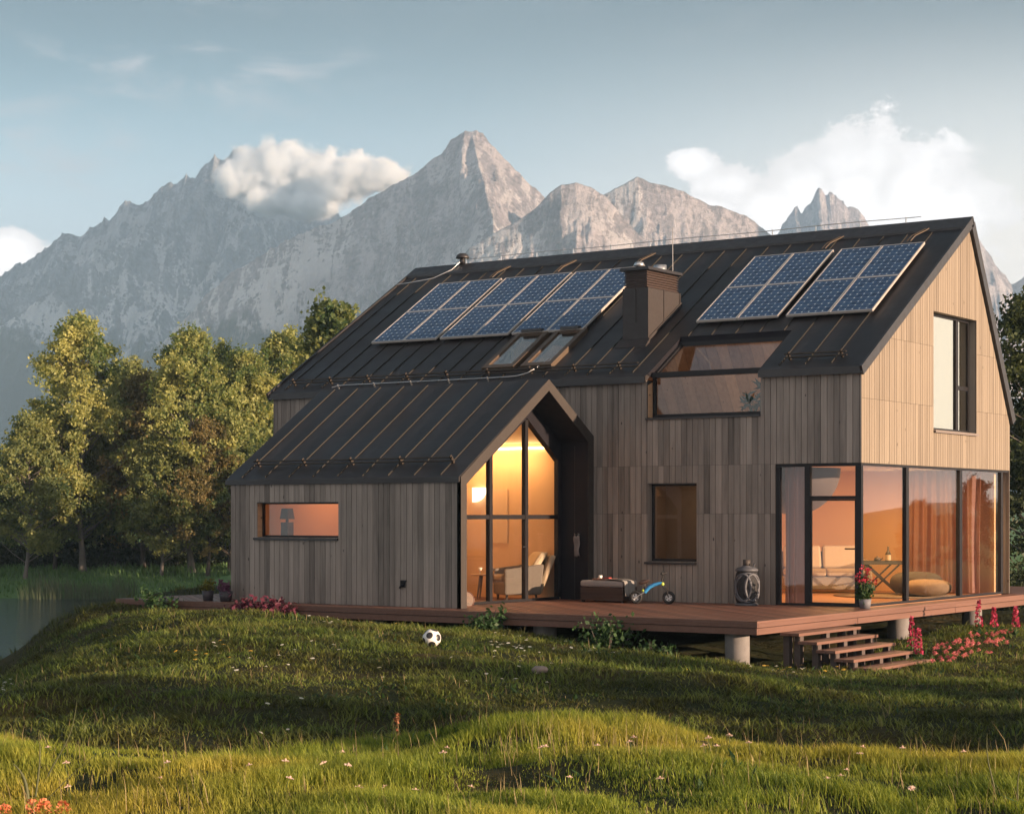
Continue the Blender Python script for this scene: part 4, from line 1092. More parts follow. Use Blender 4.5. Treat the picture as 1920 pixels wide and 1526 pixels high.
for arr, xs, lab in ((0, xsA, 'larger left array'), (1, xsB, 'smaller right array')):
    k = 0
    for x in xs:
        for j in (0, 1):
            for row in (0, 1):
                yc = 2.225 + row * 1.22
                put_panel(x + PW / 2 + j * .872, yc, 'blue solar panel, %s from the left in the %s row of the %s' % (names[k], ('lower', 'upper')[row], lab))
            k += 1

# ------------------------------------------------------------------ deck
DX0, DX1, DY0, DY1 = -13.2, .48, -4.83, 11.0
deck = thing('deck', 'reddish timber deck of diagonal boards raised on round concrete piers', 'deck', (-6, -4, -.2))
def clip(poly, nx, ny, c):
    out = []
    for i in range(len(poly)):
        p, q = poly[i], poly[(i + 1) % len(poly)]
        a = p[0] * nx + p[1] * ny - c; b_ = q[0] * nx + q[1] * ny - c
        if a <= 0: out.append(p)
        if a * b_ < 0:
            t = a / (a - b_); out.append((p[0] + t * (q[0] - p[0]), p[1] + t * (q[1] - p[1])))
    return out
th = R(-40); ux, uy = math.cos(th), math.sin(th); nx_, ny_ = -uy, ux
def deck_boards(x0, x1, y0, y1, mb, rnd):
    rect = [(x0, y0), (x1, y0), (x1, y1), (x0, y1)]
    cs = [x * nx_ + y * ny_ for x, y in rect]; c = min(cs)
    while c < max(cs):
        p = clip(clip(rect, nx_, ny_, c + .139), -nx_, -ny_, -(c + .011)); c += .150
        if len(p) < 3: continue
        mb.tone = min(1, max(0, rnd.gauss(.5, .36)))
        mb.prism([(x, y, -.030) for x, y in p], (0, 0, .030))
rnd = random.Random(5); b = MB()
deck_boards(DX0 + .16, DX1 - .16, DY0 + .16, -.005, b, rnd)
b.build('boards', M['deck_diag'], deck)
b = MB()   # border boards and the strip along the gable
b.tone = .5; b.box(DX0, DX1 - .152, DY0, DY0 + .150, -.030, 0.001)
b.tone = .62; b.box(DX1 - .148, DX1, DY0, DY1, -.030, 0.001)
b.tone = .45; b.box(DX0, DX0 + .150, DY0 + .154, -.005, -.030, .001)
y = 0.0
b.tone = .55; b.box(.065, DX1 - .155, 0.0, DY1, -.030, 0.0)
b.box(-6.0, .06, 7.30, DY1, -.030, 0.0)
b.build('border_boards', M['step'], deck)
b = MB()
for z0_, z1_, o_ in ((-.098, -.032, 0.0), (-.205, -.108, .012)):
    L0 = DX0
    b.tone = .35 if z1_ > -.05 else .5
    b.box(DX0 + o_, DX1 - o_, DY0 + o_, DY0 + o_ + .04, z0_, z1_)
    for ya, yb in ((DY0 + .045, -1.2), (-1.196, 3.1), (3.104, 7.2), (7.204, DY1)):
        b.tone = random.uniform(.35, .75)
        b.box(DX1 - o_ - .04, DX1 - o_, ya + o_, yb, z0_, z1_)
    b.box(DX0 + o_, DX0 + o_ + .04, DY0 + .045 + o_, 0, z0_, z1_)
b.build('fascia', M['step'], deck)
b = MB(); b.box(DX0 + .3, DX1 - .12, DY0 + .12, 7.0, -.15, -.032); b.build('joists', M['backing'], deck)
def pier(x, y):
    g = gz(x, y) - .3
    p = MB(); p.lathe([(0, -.206), (.185, -.206), (.19, -.22), (.19, g), (0, g)], (x, y, 0), 24); p.build('pier', M['concrete'], deck)
for x, y in ((-.03, -4.5), (.10, 1.35), (.12, 4.85), (.12, 8.3), (-3.6, -4.45), (-7.2, -4.45)): pier(x, y)

# ------------------------------------------------------------------ garden steps
steps = thing('steps', 'five open timber garden steps going down from the deck to the lawn', 'steps', (1.2, -3.0, -.7))
TR = [(.50, .83, -.205), (.80, 1.13, -.325), (1.10, 1.43, -.445), (1.40, 1.73, -.565), (1.70, 2.03, -.685)]
SY0, SY1 = -4.12, -1.86
for k, (xa, xb, zt) in enumerate(TR):
    t = MB()
    for j in range(2):
        t.tone = random.uniform(.3, .8); wx = (xb - xa) / 2
        t.box(xa + j * wx + .003, xa + (j + 1) * wx - .003, SY0, SY1, zt - .045, zt)
    t.build('tread', M['step'], steps, bevel=.004)
    for yy in (SY0 + .10, (SY0 + SY1) / 2 - .1, SY1 - .22):
        x = xb - .085; g = gz(x, yy) - .15
        if zt - .046 > g + .05:
            q = MB(); q.tone = random.uniform(.2, .7); q.box(x - .05, x + .05, yy, yy + .12, g, zt - .046); q.build('post', M['post'], steps)
    for yy in (SY0 + .03, SY1 - .05):
        for xx in (xb - .03, xb - .11):
            q = MB(); q.box(xx, xx + .012, yy, yy + .012, zt - (.12 if k < 4 else .075), zt - .046); q.build('bracket', M['seam_dark'], steps)
xq = .53
for yy in (SY0 + .10, SY1 - .22):
    g = gz(xq, yy) - .15; q = MB(); q.tone = .4; q.box(xq - .02, xq + .08, yy, yy + .12, g, -.251); q.build('post', M['post'], steps)

# ------------------------------------------------------------------ things on the deck
M['cushion'] = simple('grey cushion', (.27, .245, .235), .9, 0, .1, 12, .2)
M['rattan'] = wood('dark rattan', (.025, .014, .012), (.075, .045, .036), 0, .6, knots=False)
M['throw'] = simple('grey wool throw', (.21, .20, .19), .95, 0, .15, 30, .4)
ot = thing('ottoman', 'low dark woven box seat with a grey cushion by the dark porch wall', 'ottoman', (-4.78, -.55, 0))
b = MB(); 
for k in range(7): b.tone = random.random(); b.box(-5.24 + (.004 if k % 2 else 0), -4.32 - (.004 if k % 2 else 0), -.80 + (.004 if k % 2 else 0), -.30, .03 + k * .034, .062 + k * .034)
b.build('body', M['rattan'], ot)
b = MB(); b.box(-5.25, -4.31, -.81, -.29, .272, .395); b.build('cushion', M['cushion'], ot, bevel=.04)
for x, y in ((-5.2, -.76), (-4.36, -.76), (-5.2, -.34), (-4.36, -.34)):
    b = MB(); b.box(x - .025, x + .025, y - .025, y + .025, 0.001, .03); b.build('foot', M['frame'], ot)
# throw that hangs over the end
n_ = 14; vs = []; path = [(-4.72, .408), (-4.58, .412), (-4.45, .41), (-4.36, .405), (-4.29, .385), (-4.27, .33), (-4.255, .26), (-4.24, .19), (-4.22, .12)]
for i, (x, z) in enumerate(path):
    for j in range(n_):
        yy = -.78 + .34 * j / (n_ - 1) - .012 * i
        vs.append((x + .012 * math.sin(j * 1.3 + i * .5) * (1 if i > 4 else .2), yy, z + .006 * math.sin(j * 1.1 + i)))
o = mesh_obj('throw', vs, grid_faces(len(path), n_).tolist(), M['throw'], smooth=True)
sd = o.modifiers.new('t', 'SOLIDIFY'); sd.thickness = .012
tag(o, 'grey wool throw hanging over the end of the box seat', 'throw')
tr_ = MB(); tr_.box(-5.02, -4.66, -.72, -.46, .397, .408); tr_.ring([(-5.03, -.73, .408), (-4.65, -.73, .408), (-4.65, -.45, .408), (-5.03, -.45, .408)], [(-5.01, -.71, .408), (-4.67, -.71, .408), (-4.67, -.47, .408), (-5.01, -.47, .408)], (0, 0, .022))
o = tr_.build('tray', simple('tray wood', (.20, .10, .07), .5)); tag(o, 'flat brown tray on the cushion of the box seat', 'tray')
cu_ = MB(); cu_.lathe([(0, .0), (.028, 0), (.034, .03), (.036, .075), (.031, .075), (.028, .01), (0, .01)], (-4.93, -.60, .409), 14); o = cu_.build('cup', simple('white cup', (.75, .70, .62), .35)); tag(o, 'small white cup standing on the brown tray', 'cup')
bk = MB(); bk.box(-4.84, -4.70, -.66, -.54, .409, .43); bk.box(-4.82, -4.72, -.65, -.55, .431, .45); o = bk.build('book', simple('red book', (.28, .045, .04), .6)); tag(o, 'red book lying on the brown tray', 'book')

# balance bike
A = np.array([-3.955, -.95, .118]); B_ = np.array([-3.385, -.76, .118])
bike = thing('balance_bike', "child's blue balance bike with black tyres and white rims on the deck", 'bike', (float(A[0] + .28), float(A[1] + .09), 0))
dirb = (B_ - A); dirb[2] = 0; dirb /= np.linalg.norm(dirb); side = np.array([dirb[1], -dirb[0], 0]); UPV = np.array([0, 0, 1.])
M['tyre'] = simple('tyre rubber', (.012, .012, .013), .75); M['rim'] = simple('rim white', (.62, .62, .62), .4)
M['bike_blue'] = simple('bike blue paint', (.045, .26, .56), .3); M['lime'] = simple('lime plastic', (.36, .46, .07), .4)
for c in (A, B_):
    t = MB(); ringp = [c + .089 * (math.cos(a) * dirb + math.sin(a) * UPV) for a in np.linspace(0, 2 * math.pi, 33)]
    t.tube(ringp, .029, 8, False); wo_ = t.build('wheel', M['tyre'], bike)
    r_ = MB()
    rp = [c + .066 * (math.cos(a) * dirb + math.sin(a) * UPV) for a in np.linspace(0, 2 * math.pi, 33)]
    r_.tube(rp, .010, 6, False)
    for k in range(5):
        a = k * 2 * math.pi / 5 + .3; v_ = math.cos(a) * dirb + math.sin(a) * UPV
        r_.obox(c + v_ * .036, v_, side, np.cross(v_, side), .036, .010, .013)
    r_.obox(c, dirb, side, UPV, .016, .022, .016)
    r_.build('rim', M['rim'], wo_)
def bp(l, h, s_=0): return A * [1, 1, 0] + dirb * l + UPV * h + side * s_
LB = float(np.linalg.norm((B_ - A)[:2]))
t = MB(); t.tube([bp(.16, .205), bp(.19, .245), bp(.25, .305), bp(.33, .345), bp(.42, .368), bp(.48, .372)], [.030, .034, .035, .033, .030, .028], 10); t.build('frame', M['bike_blue'], bike)
t = MB()
for s_ in (-.03, .03): t.tube([bp(0, .118, s_), bp(.09, .17, s_), bp(.17, .215, s_ * .4)], .011, 6)
t.build('rear_fork', M['steel'], bike)
t = MB(); t.ball(bp(.135, .235), .032); t.build('joint', M['lime'], bike)
t = MB(); t.ball(bp(.485, .36), .034); t.build('joint', M['lime'], bike)
t = MB()
for s_ in (-.032, .032): t.tube([bp(LB, .118, s_), bp(LB - .03, .24, s_), bp(.50, .31, s_ * .6)], .011, 6)
t.tube([bp(.50, .30), bp(.475, .44), bp(.50, .545)], .013, 8); fk = t.build('fork', M['tyre'], bike)
t = MB(); t.tube([bp(.505, .548, -.15), bp(.50, .55, 0), bp(.505, .548, .15)], .014, 8); t.build('handlebar', M['tyre'], bike)
for s_ in (-.15, .15):
    t = MB(); t.ball(bp(.505, .55, s_), .026); t.build('grip', M['tyre'], bike)
t = MB(); t.tube([bp(.15, .24), bp(.16, .36)], .012, 8); t.build('seat_post', M['seam_dark'], bike)
t = MB(); t.tube([bp(.06, .365), bp(.11, .388), bp(.18, .405), bp(.24, .425)], [.030, .042, .034, .022], 10); t.build('saddle', simple('brown saddle', (.05, .028, .022), .6), bike)

# patio stove of cast metal with interlaced arcs
M['cast'] = simple('cast stove metal', (.075, .078, .092), .6, .2, .2, 9, .2)
sx, sy_ = -2.0, -.42
st = thing('patio_stove', 'grey cast patio stove with curved arcs on its belly and a short neck', 'patio stove', (sx, sy_, 0))
b = MB(); b.lathe([(0, .035), (.165, .035), (.195, .10), (.212, .20), (.218, .32), (.212, .44), (.195, .54), (.17, .60), (0, .60)], (sx, sy_, 0), 28); b.build('body', simple('stove inside', (.012, .012, .015), .8), st)
arcs = MB()
fd = -FWD
for cx_, sg in ((-.085, 1), (.085, -1)):
    for rad, wd in ((.135, .016),):
        pts = []
        for a in np.linspace(0, 2 * math.pi, 41):
            l = cx_ + rad * math.cos(a); h_ = .32 + .235 * math.sin(a)
            bulge = .212 - .5 * (h_ - .32) ** 2
            l2 = max(-.20, min(.20, l)); dep = math.sqrt(max(.0005, bulge ** 2 - l2 ** 2))
            pts.append(np.array([sx, sy_, 0]) + RGT * l2 + fd * (dep + .004) + UPV * h_)
        arcs.tube(pts, .026, 7, False)
pts = []
for a in np.linspace(0, 2 * math.pi, 41):
    l = .195 * math.cos(a); h_ = .32 + .255 * math.sin(a); bulge = .212 - .5 * (h_ - .32) ** 2
    pts.append(np.array([sx, sy_, 0]) + RGT * l + fd * (math.sqrt(max(.0005, bulge ** 2 - l * l)) + .006) + UPV * h_)
arcs.tube(pts, .018, 7, False)
arcs.build('arcs', M['cast'], st)
b = MB(); b.lathe([(0, .598), (.185, .598), (.205, .615), (.205, .635), (.17, .665), (.08, .69), (.078, .705), (0, .705)], (sx, sy_, 0), 28); b.build('lid', M['cast'], st)
b = MB(); b.lathe([(0, .70), (.066, .70), (.066, .81), (.05, .81), (.05, .72), (0, .72)], (sx, sy_, 0), 20); b.build('neck', simple('neck brown', (.04, .033, .03), .7), st)
b = MB(); b.lathe([(0, .002), (.20, .002), (.205, .03), (.17, .05), (0, .05)], (sx, sy_, 0), 28); b.build('base', M['cast'], st)
b = MB(); b.tube([(sx + .13, sy_, .655), (sx + .14, sy_, .70), (sx + .155, sy_, .745)], [.012, .012, .018], 8); b.build('handle', M['cast'], st)

# badminton racket that leans on the glass
rk = thing('badminton_racket', 'badminton racket leaning head down against the porch glass', 'racket', (-5.70, -3.72, 0))
a0 = np.array([-5.66, -3.68, .012]); top = np.array([-5.92, -3.78, .80]); ax = (top - a0); Lr = np.linalg.norm(ax); ax /= Lr
sd_ = np.cross(ax, (1, 0, 0)); sd_ = RGT - ax * RGT.dot(ax); sd_ /= np.linalg.norm(sd_)
hc_ = a0 + ax * .135
t = MB(); t.tube([hc_ + .098 * math.cos(a) * sd_ + .132 * math.sin(a) * ax for a in np.linspace(0, 2 * math.pi, 37)], .0075, 6, False); t.build('head', simple('racket frame', (.16, .07, .05), .4), rk)
t = MB()
for k in range(-6, 7):
    q = k / 7; hx = math.sqrt(1 - q * q)
    t.tube([hc_ + sd_ * .098 * q - ax * .132 * hx, hc_ + sd_ * .098 * q + ax * .132 * hx], .0032, 3); t.tube([hc_ + ax * .132 * q - sd_ * .098 * hx, hc_ + ax * .132 * q + sd_ * .098 * hx], .0032, 3)
t.build('strings', simple('racket strings', (.62, .50, .42), .6), rk)
t = MB(); t.tube([hc_ + ax * .132, a0 + ax * (Lr - .18)], .006, 6); t.build('shaft', simple('racket shaft', (.14, .06, .045), .4), rk)
t = MB(); t.tube([a0 + ax * (Lr - .19), top], .014, 8); t.build('grip', M['tyre'], rk)

# cloth on a hook in the dark recess
vs = []; n_ = 9
for i in range(12):
    z = 1.20 - i * .035
    for j in range(n_):
        a = j / (n_ - 1) - .5
        vs.append((-5.68 + a * (.10 + .02 * math.sin(i * .6)), -.235 - .022 * math.cos(j * 2.1) - .01 * math.sin(i), z + .01 * math.cos(j)))
tw = thing('hanging_cloth', 'small grey cloth hanging on a hook on the dark porch wall', 'cloth', (-5.68, -.235, 1.2))
o = mesh_obj('cloth', np.array(vs) - np.array([-5.68, -.235, 1.2]), grid_faces(12, n_).tolist(), simple('grey cloth', (.26, .21, .19), .95, 0, .15, 20), tw, smooth=True)
sd = o.modifiers.new('t', 'SOLIDIFY'); sd.thickness = .008
hk = MB(); hk.tube([(-5.72, -.198, 1.235), (-5.72, -.25, 1.225), (-5.72, -.255, 1.25)], .009, 6); hk.tube([(-5.64, -.198, 1.235), (-5.64, -.25, 1.225), (-5.64, -.255, 1.25)], .009, 6); hk.build('hook', M['steel'], tw)

# ball and stone on the lawn
bx, by = W(27, -1.14)[:2]; bz = gz(bx, by); br = .132
def ball_mesh():
    bm_v = []; 
    phi = (1 + 5 ** .5) / 2
    ico = np.array([(s1, s2 * phi, 0) for s1 in (-1, 1) for s2 in (-1, 1)]); ico = np.concatenate([ico, ico[:, [2, 0, 1]], ico[:, [1, 2, 0]]]); ico /= np.linalg.norm(ico[0])
    rot = Matrix.Rotation(.55, 3, 'X') @ Matrix.Rotation(.4, 3, 'Y')
    return np.array([rot @ Vector(v) for v in ico])
pent = ball_mesh()
m, n = new_mat('ball leather')
co = n.new('ShaderNodeTexCoord').outputs['Object']; nv = n.vmath('NORMALIZE', co).outputs[0]
best = None
for v in pent:
    d_ = n.vmath('DOT_PRODUCT', nv, tuple(map(float, v))).outputs['Value']; best = d_ if best is None else n.math('MAXIMUM', best, d_)
c = n.mix(n.smooth(best, .925, .932), (.72, .70, .68), (.016, .016, .02))
finish(n, n.new('ShaderNodeBsdfPrincipled', ins={'Base Color': c, 'Roughness': .38}).outputs[0])
fb = MB(); fb.ball((0, 0, 0), br, seg=28, rings=18); o = fb.build('football', m); o.location = (bx, by, bz + br - .01)
tag(o, 'white football with black pentagons lying on the lawn', 'ball')
sxp, syp = W(23.4, .34)[:2]; szp = gz(sxp, syp)
vs = MB(); vs.ball((0, 0, 0), .11, .085, .055, 16, 10)
V_ = np.array(vs.v); V_ *= (1 + .25 * (vnoise(V_[:, 0] * 14 + 3, V_[:, 1] * 14 + V_[:, 2] * 17, 4) - .5))[:, None]; vs.v = V_.tolist()
o = vs.build('stone', simple('field stone', (.24, .19, .17), .9, 0, .3, 18, .4), None, bevel=0); o.location = (sxp, syp, szp + .045)
tag(o, 'flat pinkish field stone half sunk in the lawn', 'stone')

# ------------------------------------------------------------------ things seen through the glass
M['fabric'] = simple('beige upholstery', (.34, .25, .165), .95, 0, .14, 26, .3)
M['fabric_b'] = simple('grey upholstery', (.20, .16, .13), .95, 0, .14, 22, .3)
M['lwood'] = simple('light wood', (.50, .32, .19), .5, 0, .1, 6)
M['dwood'] = simple('dark table wood', (.06, .048, .04), .6)
sofa = thing('sofa', 'beige two seat sofa behind the glass door', 'sofa', (-3.35, 5.55, 0), AZ)
b = MB(); b.box(-.85, .85, -.42, .40, .06, .34); b.build('base', M['fabric_b'], sofa, True, bevel=.03)
for s_ in (-.40, .40):
    b = MB(); b.box(s_ - .40, s_ + .40, -.47, .20, .342, .50); b.build('seat_cushion', M['fabric'], sofa, True, bevel=.05)
    b = MB(); b.hexa([(s_ - .39, .06, .50), (s_ + .39, .06, .50), (s_ + .39, .26, .50), (s_ - .39, .26, .50), (s_ - .38, .20, .96), (s_ + .38, .20, .96), (s_ + .38, .38, .96), (s_ - .38, .38, .96)]); b.build('back_cushion', M['fabric'], sofa, True, bevel=.05)
b = MB(); b.box(-.85, .85, .39, .45, .06, .84); b.build('back', M['fabric_b'], sofa, True, bevel=.03)
b = MB(); b.hexa([(.83, -.40, .06), (.95, -.40, .06), (.95, .44, .06), (.83, .44, .06), (.83, -.36, .58), (.95, -.36, .58), (.95, .44, .72), (.83, .44, .72)]); b.build('armrest', M['fabric'], sofa, True, bevel=.03)

tb = thing('tray_table', 'dark folding tray table with crossed legs behind the corner glass', 'table', (-2.02, 5.45, 0), AZ)
b = MB(); b.box(-.42, .42, -.24, .24, .60, .64); b.ring([(-.42, -.24, .64), (.42, -.24, .64), (.42, .24, .64), (-.42, .24, .64)], [(-.40, -.22, .64), (.40, -.22, .64), (.40, .22, .64), (-.40, .22, .64)], (0, 0, .03)); b.build('table_top', M['dwood'], tb, True)
for yy, dx in ((-.17, 0), (.17, .10)):
    b = MB(); b.bar((-.36 + dx, yy, .60), (.30 + dx, yy, .01), .03, .035, (0, 1, 0)); b.bar((.34 - dx, yy + .035, .60), (-.28 - dx, yy + .035, .01), .03, .035, (0, 1, 0)); b.build('crossed_legs', M['dwood'], tb, True)
b = MB(); b.bar((-.02, -.19, .30), (.02, .20, .30), .03, .03); b.build('stretcher', M['dwood'], tb, True)
def at_table(l, s_, h): 
    q = Matrix.Rotation(AZ, 4, 'Z') @ Vector((l, s_, 0)); return (-2.02 + q.x, 5.45 + q.y, h)
bt = thing('bottle', 'dark bottle standing on the folding tray table', 'bottle', at_table(.14, 0, .642))
b = MB(); b.lathe([(0, 0), (.055, 0), (.058, .02), (.058, .17), (.03, .22), (.019, .24), (.019, .32), (0, .32)], (0, 0, 0), 16); b.build('body', simple('bottle glass', (.05, .035, .03), .15), bt, True)
b = MB(); b.lathe([(.0595, .04), (.0595, .15)], (0, 0, 0), 16); b.build('label_band', simple('bottle band', (.50, .38, .24), .6), bt, True)
tp_ = thing('teapot', 'small dark teapot on a saucer on the folding tray table', 'teapot', at_table(-.08, -.02, .642))
b = MB(); b.lathe([(0, 0), (.10, .0), (.11, .012), (.06, .02), (0, .02)], (0, 0, 0), 18); b.build('saucer', M['dwood'], tp_, True)
b = MB(); b.lathe([(0, .02), (.05, .02), (.072, .05), (.06, .09), (.02, .105), (.012, .125), (0, .13)], (0, 0, 0), 18); b.tube([(.06, 0, .05), (.10, 0, .07), (.115, 0, .10)], [.014, .010, .008], 8); b.build('body', simple('teapot clay', (.07, .05, .045), .5), tp_, True)

def ribbed(name, label, cat, loc, rx, ry, h, m_, ribs, tilt=0.0, rz_=0.0):
    seg, rings = 48, 16; vs = []
    for i in range(rings + 1):
        t = math.pi * i / rings
        for k in range(seg):
            a = 2 * math.pi * k / seg
            rr = (abs(math.sin(t)) ** .7) * (1 + .0 * a)
            zz = math.copysign(abs(math.cos(t)) ** .8, math.cos(t)) * h / 2 + h / 2
            x = rx * rr * math.cos(a); y_ = ry * rr * math.sin(a)
            zz += ribs * math.sin(x * 130) * math.sin(t)
            vs.append((x, y_, zz))
    fs = [[i * seg + k, (i + 1) * seg + k, (i + 1) * seg + (k + 1) % seg, i * seg + (k + 1) % seg] for i in range(rings) for k in range(seg)]
    o = mesh_obj(name, vs, fs, m_, smooth=True); o.location = loc; o.rotation_euler = (0, tilt, rz_); return tag(o, label, cat)
ribbed('floor_cushion', 'ribbed round floor cushion lying on the rug behind the gable glass', 'cushion', (-.66, 4.55, .03), .46, .40, .32, simple('ribbed cushion', (.32, .235, .16), .95, 0, .2, 18), .007, 0, .5)
ribbed('beanbag', 'dark slumped beanbag behind the ribbed floor cushion', 'beanbag', (-1.10, 5.05, .02), .52, .48, .46, simple('beanbag cloth', (.085, .07, .058), .95, 0, .2, 10), .0, 0, .2)
rg = MB(); rg.lathe([(0, 0), (1.25, 0), (1.26, .012), (0, .014)], (0, 0, 0), 48); o = rg.build('rug', simple('round rug', (.25, .19, .13), .95, 0, .25, 9)); o.location = (-1.35, 4.7, .003); o.scale = (1, .95, 1); tag(o, 'round flat brown rug under the tray table and cushions', 'rug')
# big dark pendant shade
pl_ = thing('pendant_lamp', 'large dark dome pendant lamp hanging behind the glass door', 'pendant lamp', (-2.05, 1.55, 2.46))
b = MB(); b.lathe([(.86 * math.cos(a), -.86 * math.sin(a)) for a in np.linspace(0, math.pi / 2, 14)], (0, 0, 0), 40); b.lathe([(.86, 0), (0, .03)], (0, 0, 0), 40); b.build('shade', simple('shade grey', (.10, .075, .07), .8), pl_, True)
b = MB(); b.tube([(0, 0, .02), (0, 0, .055)], .012, 6); b.build('cord', M['frame'], pl_, True)

# curtains
def curtain(name, label, a, c, z0_, z1_, amp, per, m_, nx=140):
    a = np.array(a, float); c = np.array(c, float); d_ = c - a; L = np.linalg.norm(d_); d_ /= L; nn_ = np.array([-d_[1], d_[0]])
    vs = []; nz_ = 12
    for i in range(nx):
        t = i / (nx - 1)
        for j in range(nz_):
            h_ = j / (nz_ - 1)
            ph = 2 * math.pi * (t * L / per + .35 * math.sin(5 * t) + .06 * math.sin(3 * h_ + 7 * t))
            o_ = amp * (math.sin(ph) + .35 * math.sin(2.3 * ph + 1)) * (1.15 - .35 * h_)
            q = a + d_ * (t * L + .02 * math.sin(ph * .5) * (1 - h_)) + nn_ * o_
            vs.append((q[0], q[1], z0_ + (z1_ - z0_) * h_))
    o = mesh_obj(name, vs, grid_faces(nx, nz_).tolist(), m_, smooth=True); return tag(o, label, 'curtain')
def cloth_mat(name, col, tr):
    m, n = new_mat(name); co = n.new('ShaderNodeTexCoord').outputs['Object']
    c = n.mix(n.noise(co, 30, 3), [x * .9 for x in col], col)
    d_ = n.new('ShaderNodeBsdfDiffuse', ins={'Color': c}); t = n.new('ShaderNodeBsdfTranslucent', ins={'Color': c})
    finish(n, n.new('ShaderNodeMixShader', ins={0: tr, 1: d_.outputs[0], 2: t.outputs[0]}).outputs[0]); return m
curtain('curtain', 'tall pink pleated curtain hanging in the room behind the gable glass', (-2.0, 6.50), (-.36, 6.56), .02, 2.50, .075, .21, cloth_mat('pink curtain', (.54, .34, .31), .4))
curtain('curtain', 'dark gathered curtain behind the narrow pane beside the glass door', (-1.62, .32), (-1.12, .34), .02, 2.50, .045, .17, cloth_mat('plum curtain', (.24, .15, .15), .35), 60)

# wing room: armchair, side table, cups, lamps
ac = thing('armchair', 'beige armchair with a loose cushion inside the porch glass', 'armchair', (-6.66, -.80, 0), R(-38))
b = MB(); b.box(-.34, .34, -.36, .34, .10, .36); b.build('base', M['fabric_b'], ac, True, bevel=.03)
b = MB(); b.box(-.27, .27, -.40, .22, .362, .48); b.build('seat_cushion', M['fabric'], ac, True, bevel=.045)
b = MB(); b.hexa([(-.36, .24, .10), (.36, .24, .10), (.36, .38, .10), (-.36, .38, .10), (-.36, .56, .84), (.36, .56, .84), (.36, .68, .84), (-.36, .68, .84)]); b.build('backrest', M['fabric'], ac, True, bevel=.05)
b = MB(); b.hexa([(-.28, .10, .47), (.28, .10, .47), (.28, .27, .47), (-.28, .27, .47), (-.29, .38, .90), (.29, .38, .90), (.29, .56, .90), (-.29, .56, .90)]); b.build('loose_cushion', simple('cream cushion', (.62, .47, .31), .95, 0, .08, 18, .2), ac, True, bevel=.06)
for s_ in (-1, 1):
    b = MB(); b.hexa([(s_ * .33 - .05, -.36, .10), (s_ * .33 + .05, -.36, .10), (s_ * .33 + .05, .36, .10), (s_ * .33 - .05, .36, .10), (s_ * .33 - .05, -.36, .58), (s_ * .33 + .05, -.36, .58), (s_ * .33 + .05, .42, .68), (s_ * .33 - .05, .42, .68)]); b.build('armrest', M['fabric_b'], ac, True, bevel=.035)
    for yy in (-.30, .30):
        b = MB(); b.tube([(s_ * .28, yy, .002), (s_ * .27, yy * .95, .10)], [.018, .026], 8); b.build('leg', M['dwood'], ac, True)
sdt = thing('side_table', 'small round wooden side table beside the armchair', 'table', (-7.36, -.86, 0))
b = MB(); b.lathe([(0, .445), (.27, .445), (.28, .46), (.27, .475), (0, .475)], (0, 0, 0), 28); b.build('table_top', M['lwood'], sdt, True)
for k in range(3):
    a = k * 2.094 + .5; b = MB(); b.tube([(.15 * math.cos(a), .15 * math.sin(a), .445), (.25 * math.cos(a), .25 * math.sin(a), .002)], [.026, .013], 8); b.build('leg', M['fabric_b'], sdt, True)
for k, (dx, dy_) in enumerate(((-.10, -.02), (.13, .05))):
    b = MB(); b.lathe([(0, 0), (.035, 0), (.012, .012), (.008, .05), (.035, .07), (.042, .12), (.038, .12), (.03, .075), (0, .07)], (0, 0, 0), 14)
    o = b.build('glass_cup', simple('cup glass', (.72, .60, .48), .15)); o.location = (-7.36 + dx, -.86 + dy_, .476)
    tag(o, ('small glass cup near the left edge of the side table', 'small glass cup on the armchair side of the side table')[k], 'cup')
sc = thing('wall_lamp', 'lit quarter round wall lamp inside the porch', 'wall lamp', (-8.10, -.15, 2.13))
b = MB(); pts = [(0, -.02, 0), (.30, -.02, 0)] + [(.30 * math.cos(a), -.02, -.28 * math.sin(a)) for a in np.linspace(.12, math.pi / 2, 12)]
b.prism(pts, (0, -.08, 0)); b.build('lamp_shade', glow_mat('wall lamp light', (1.0, .80, .50), 1.9), sc, True)
b = MB(); b.box(.02, .10, -.02, .005, -.12, -.02); b.build('mount', M['lwood'], sc, True)
pc_ = MB(); pc_.box(-7.95, -7.32, -.165, -.141, 1.05, 2.10); o = pc_.build('wall_panel', simple('plain canvas', (.74, .52, .34), .8, 0, .04, 2)); tag(o, 'plain pale panel on the wall behind the side table', 'panel')
lp = thing('table_lamp', 'tall unlit lamp with a square shade inside the low wing window', 'lamp', (-10.25, -3.25, 0))
b = MB(); b.hexa([(-.10, -.10, 1.52), (.10, -.10, 1.52), (.10, .10, 1.52), (-.10, .10, 1.52), (-.075, -.075, 1.72), (.075, -.075, 1.72), (.075, .075, 1.72), (-.075, .075, 1.72)]); b.build('lamp_shade', simple('lamp shade', (.13, .10, .07), .8), lp, True)
b = MB(); b.box(-.085, .085, -.085, .085, 0.002, 1.46); b.box(-.02, .02, -.02, .02, 1.461, 1.519); b.build('stand', simple('lamp stand', (.15, .11, .075), .7), lp, True)
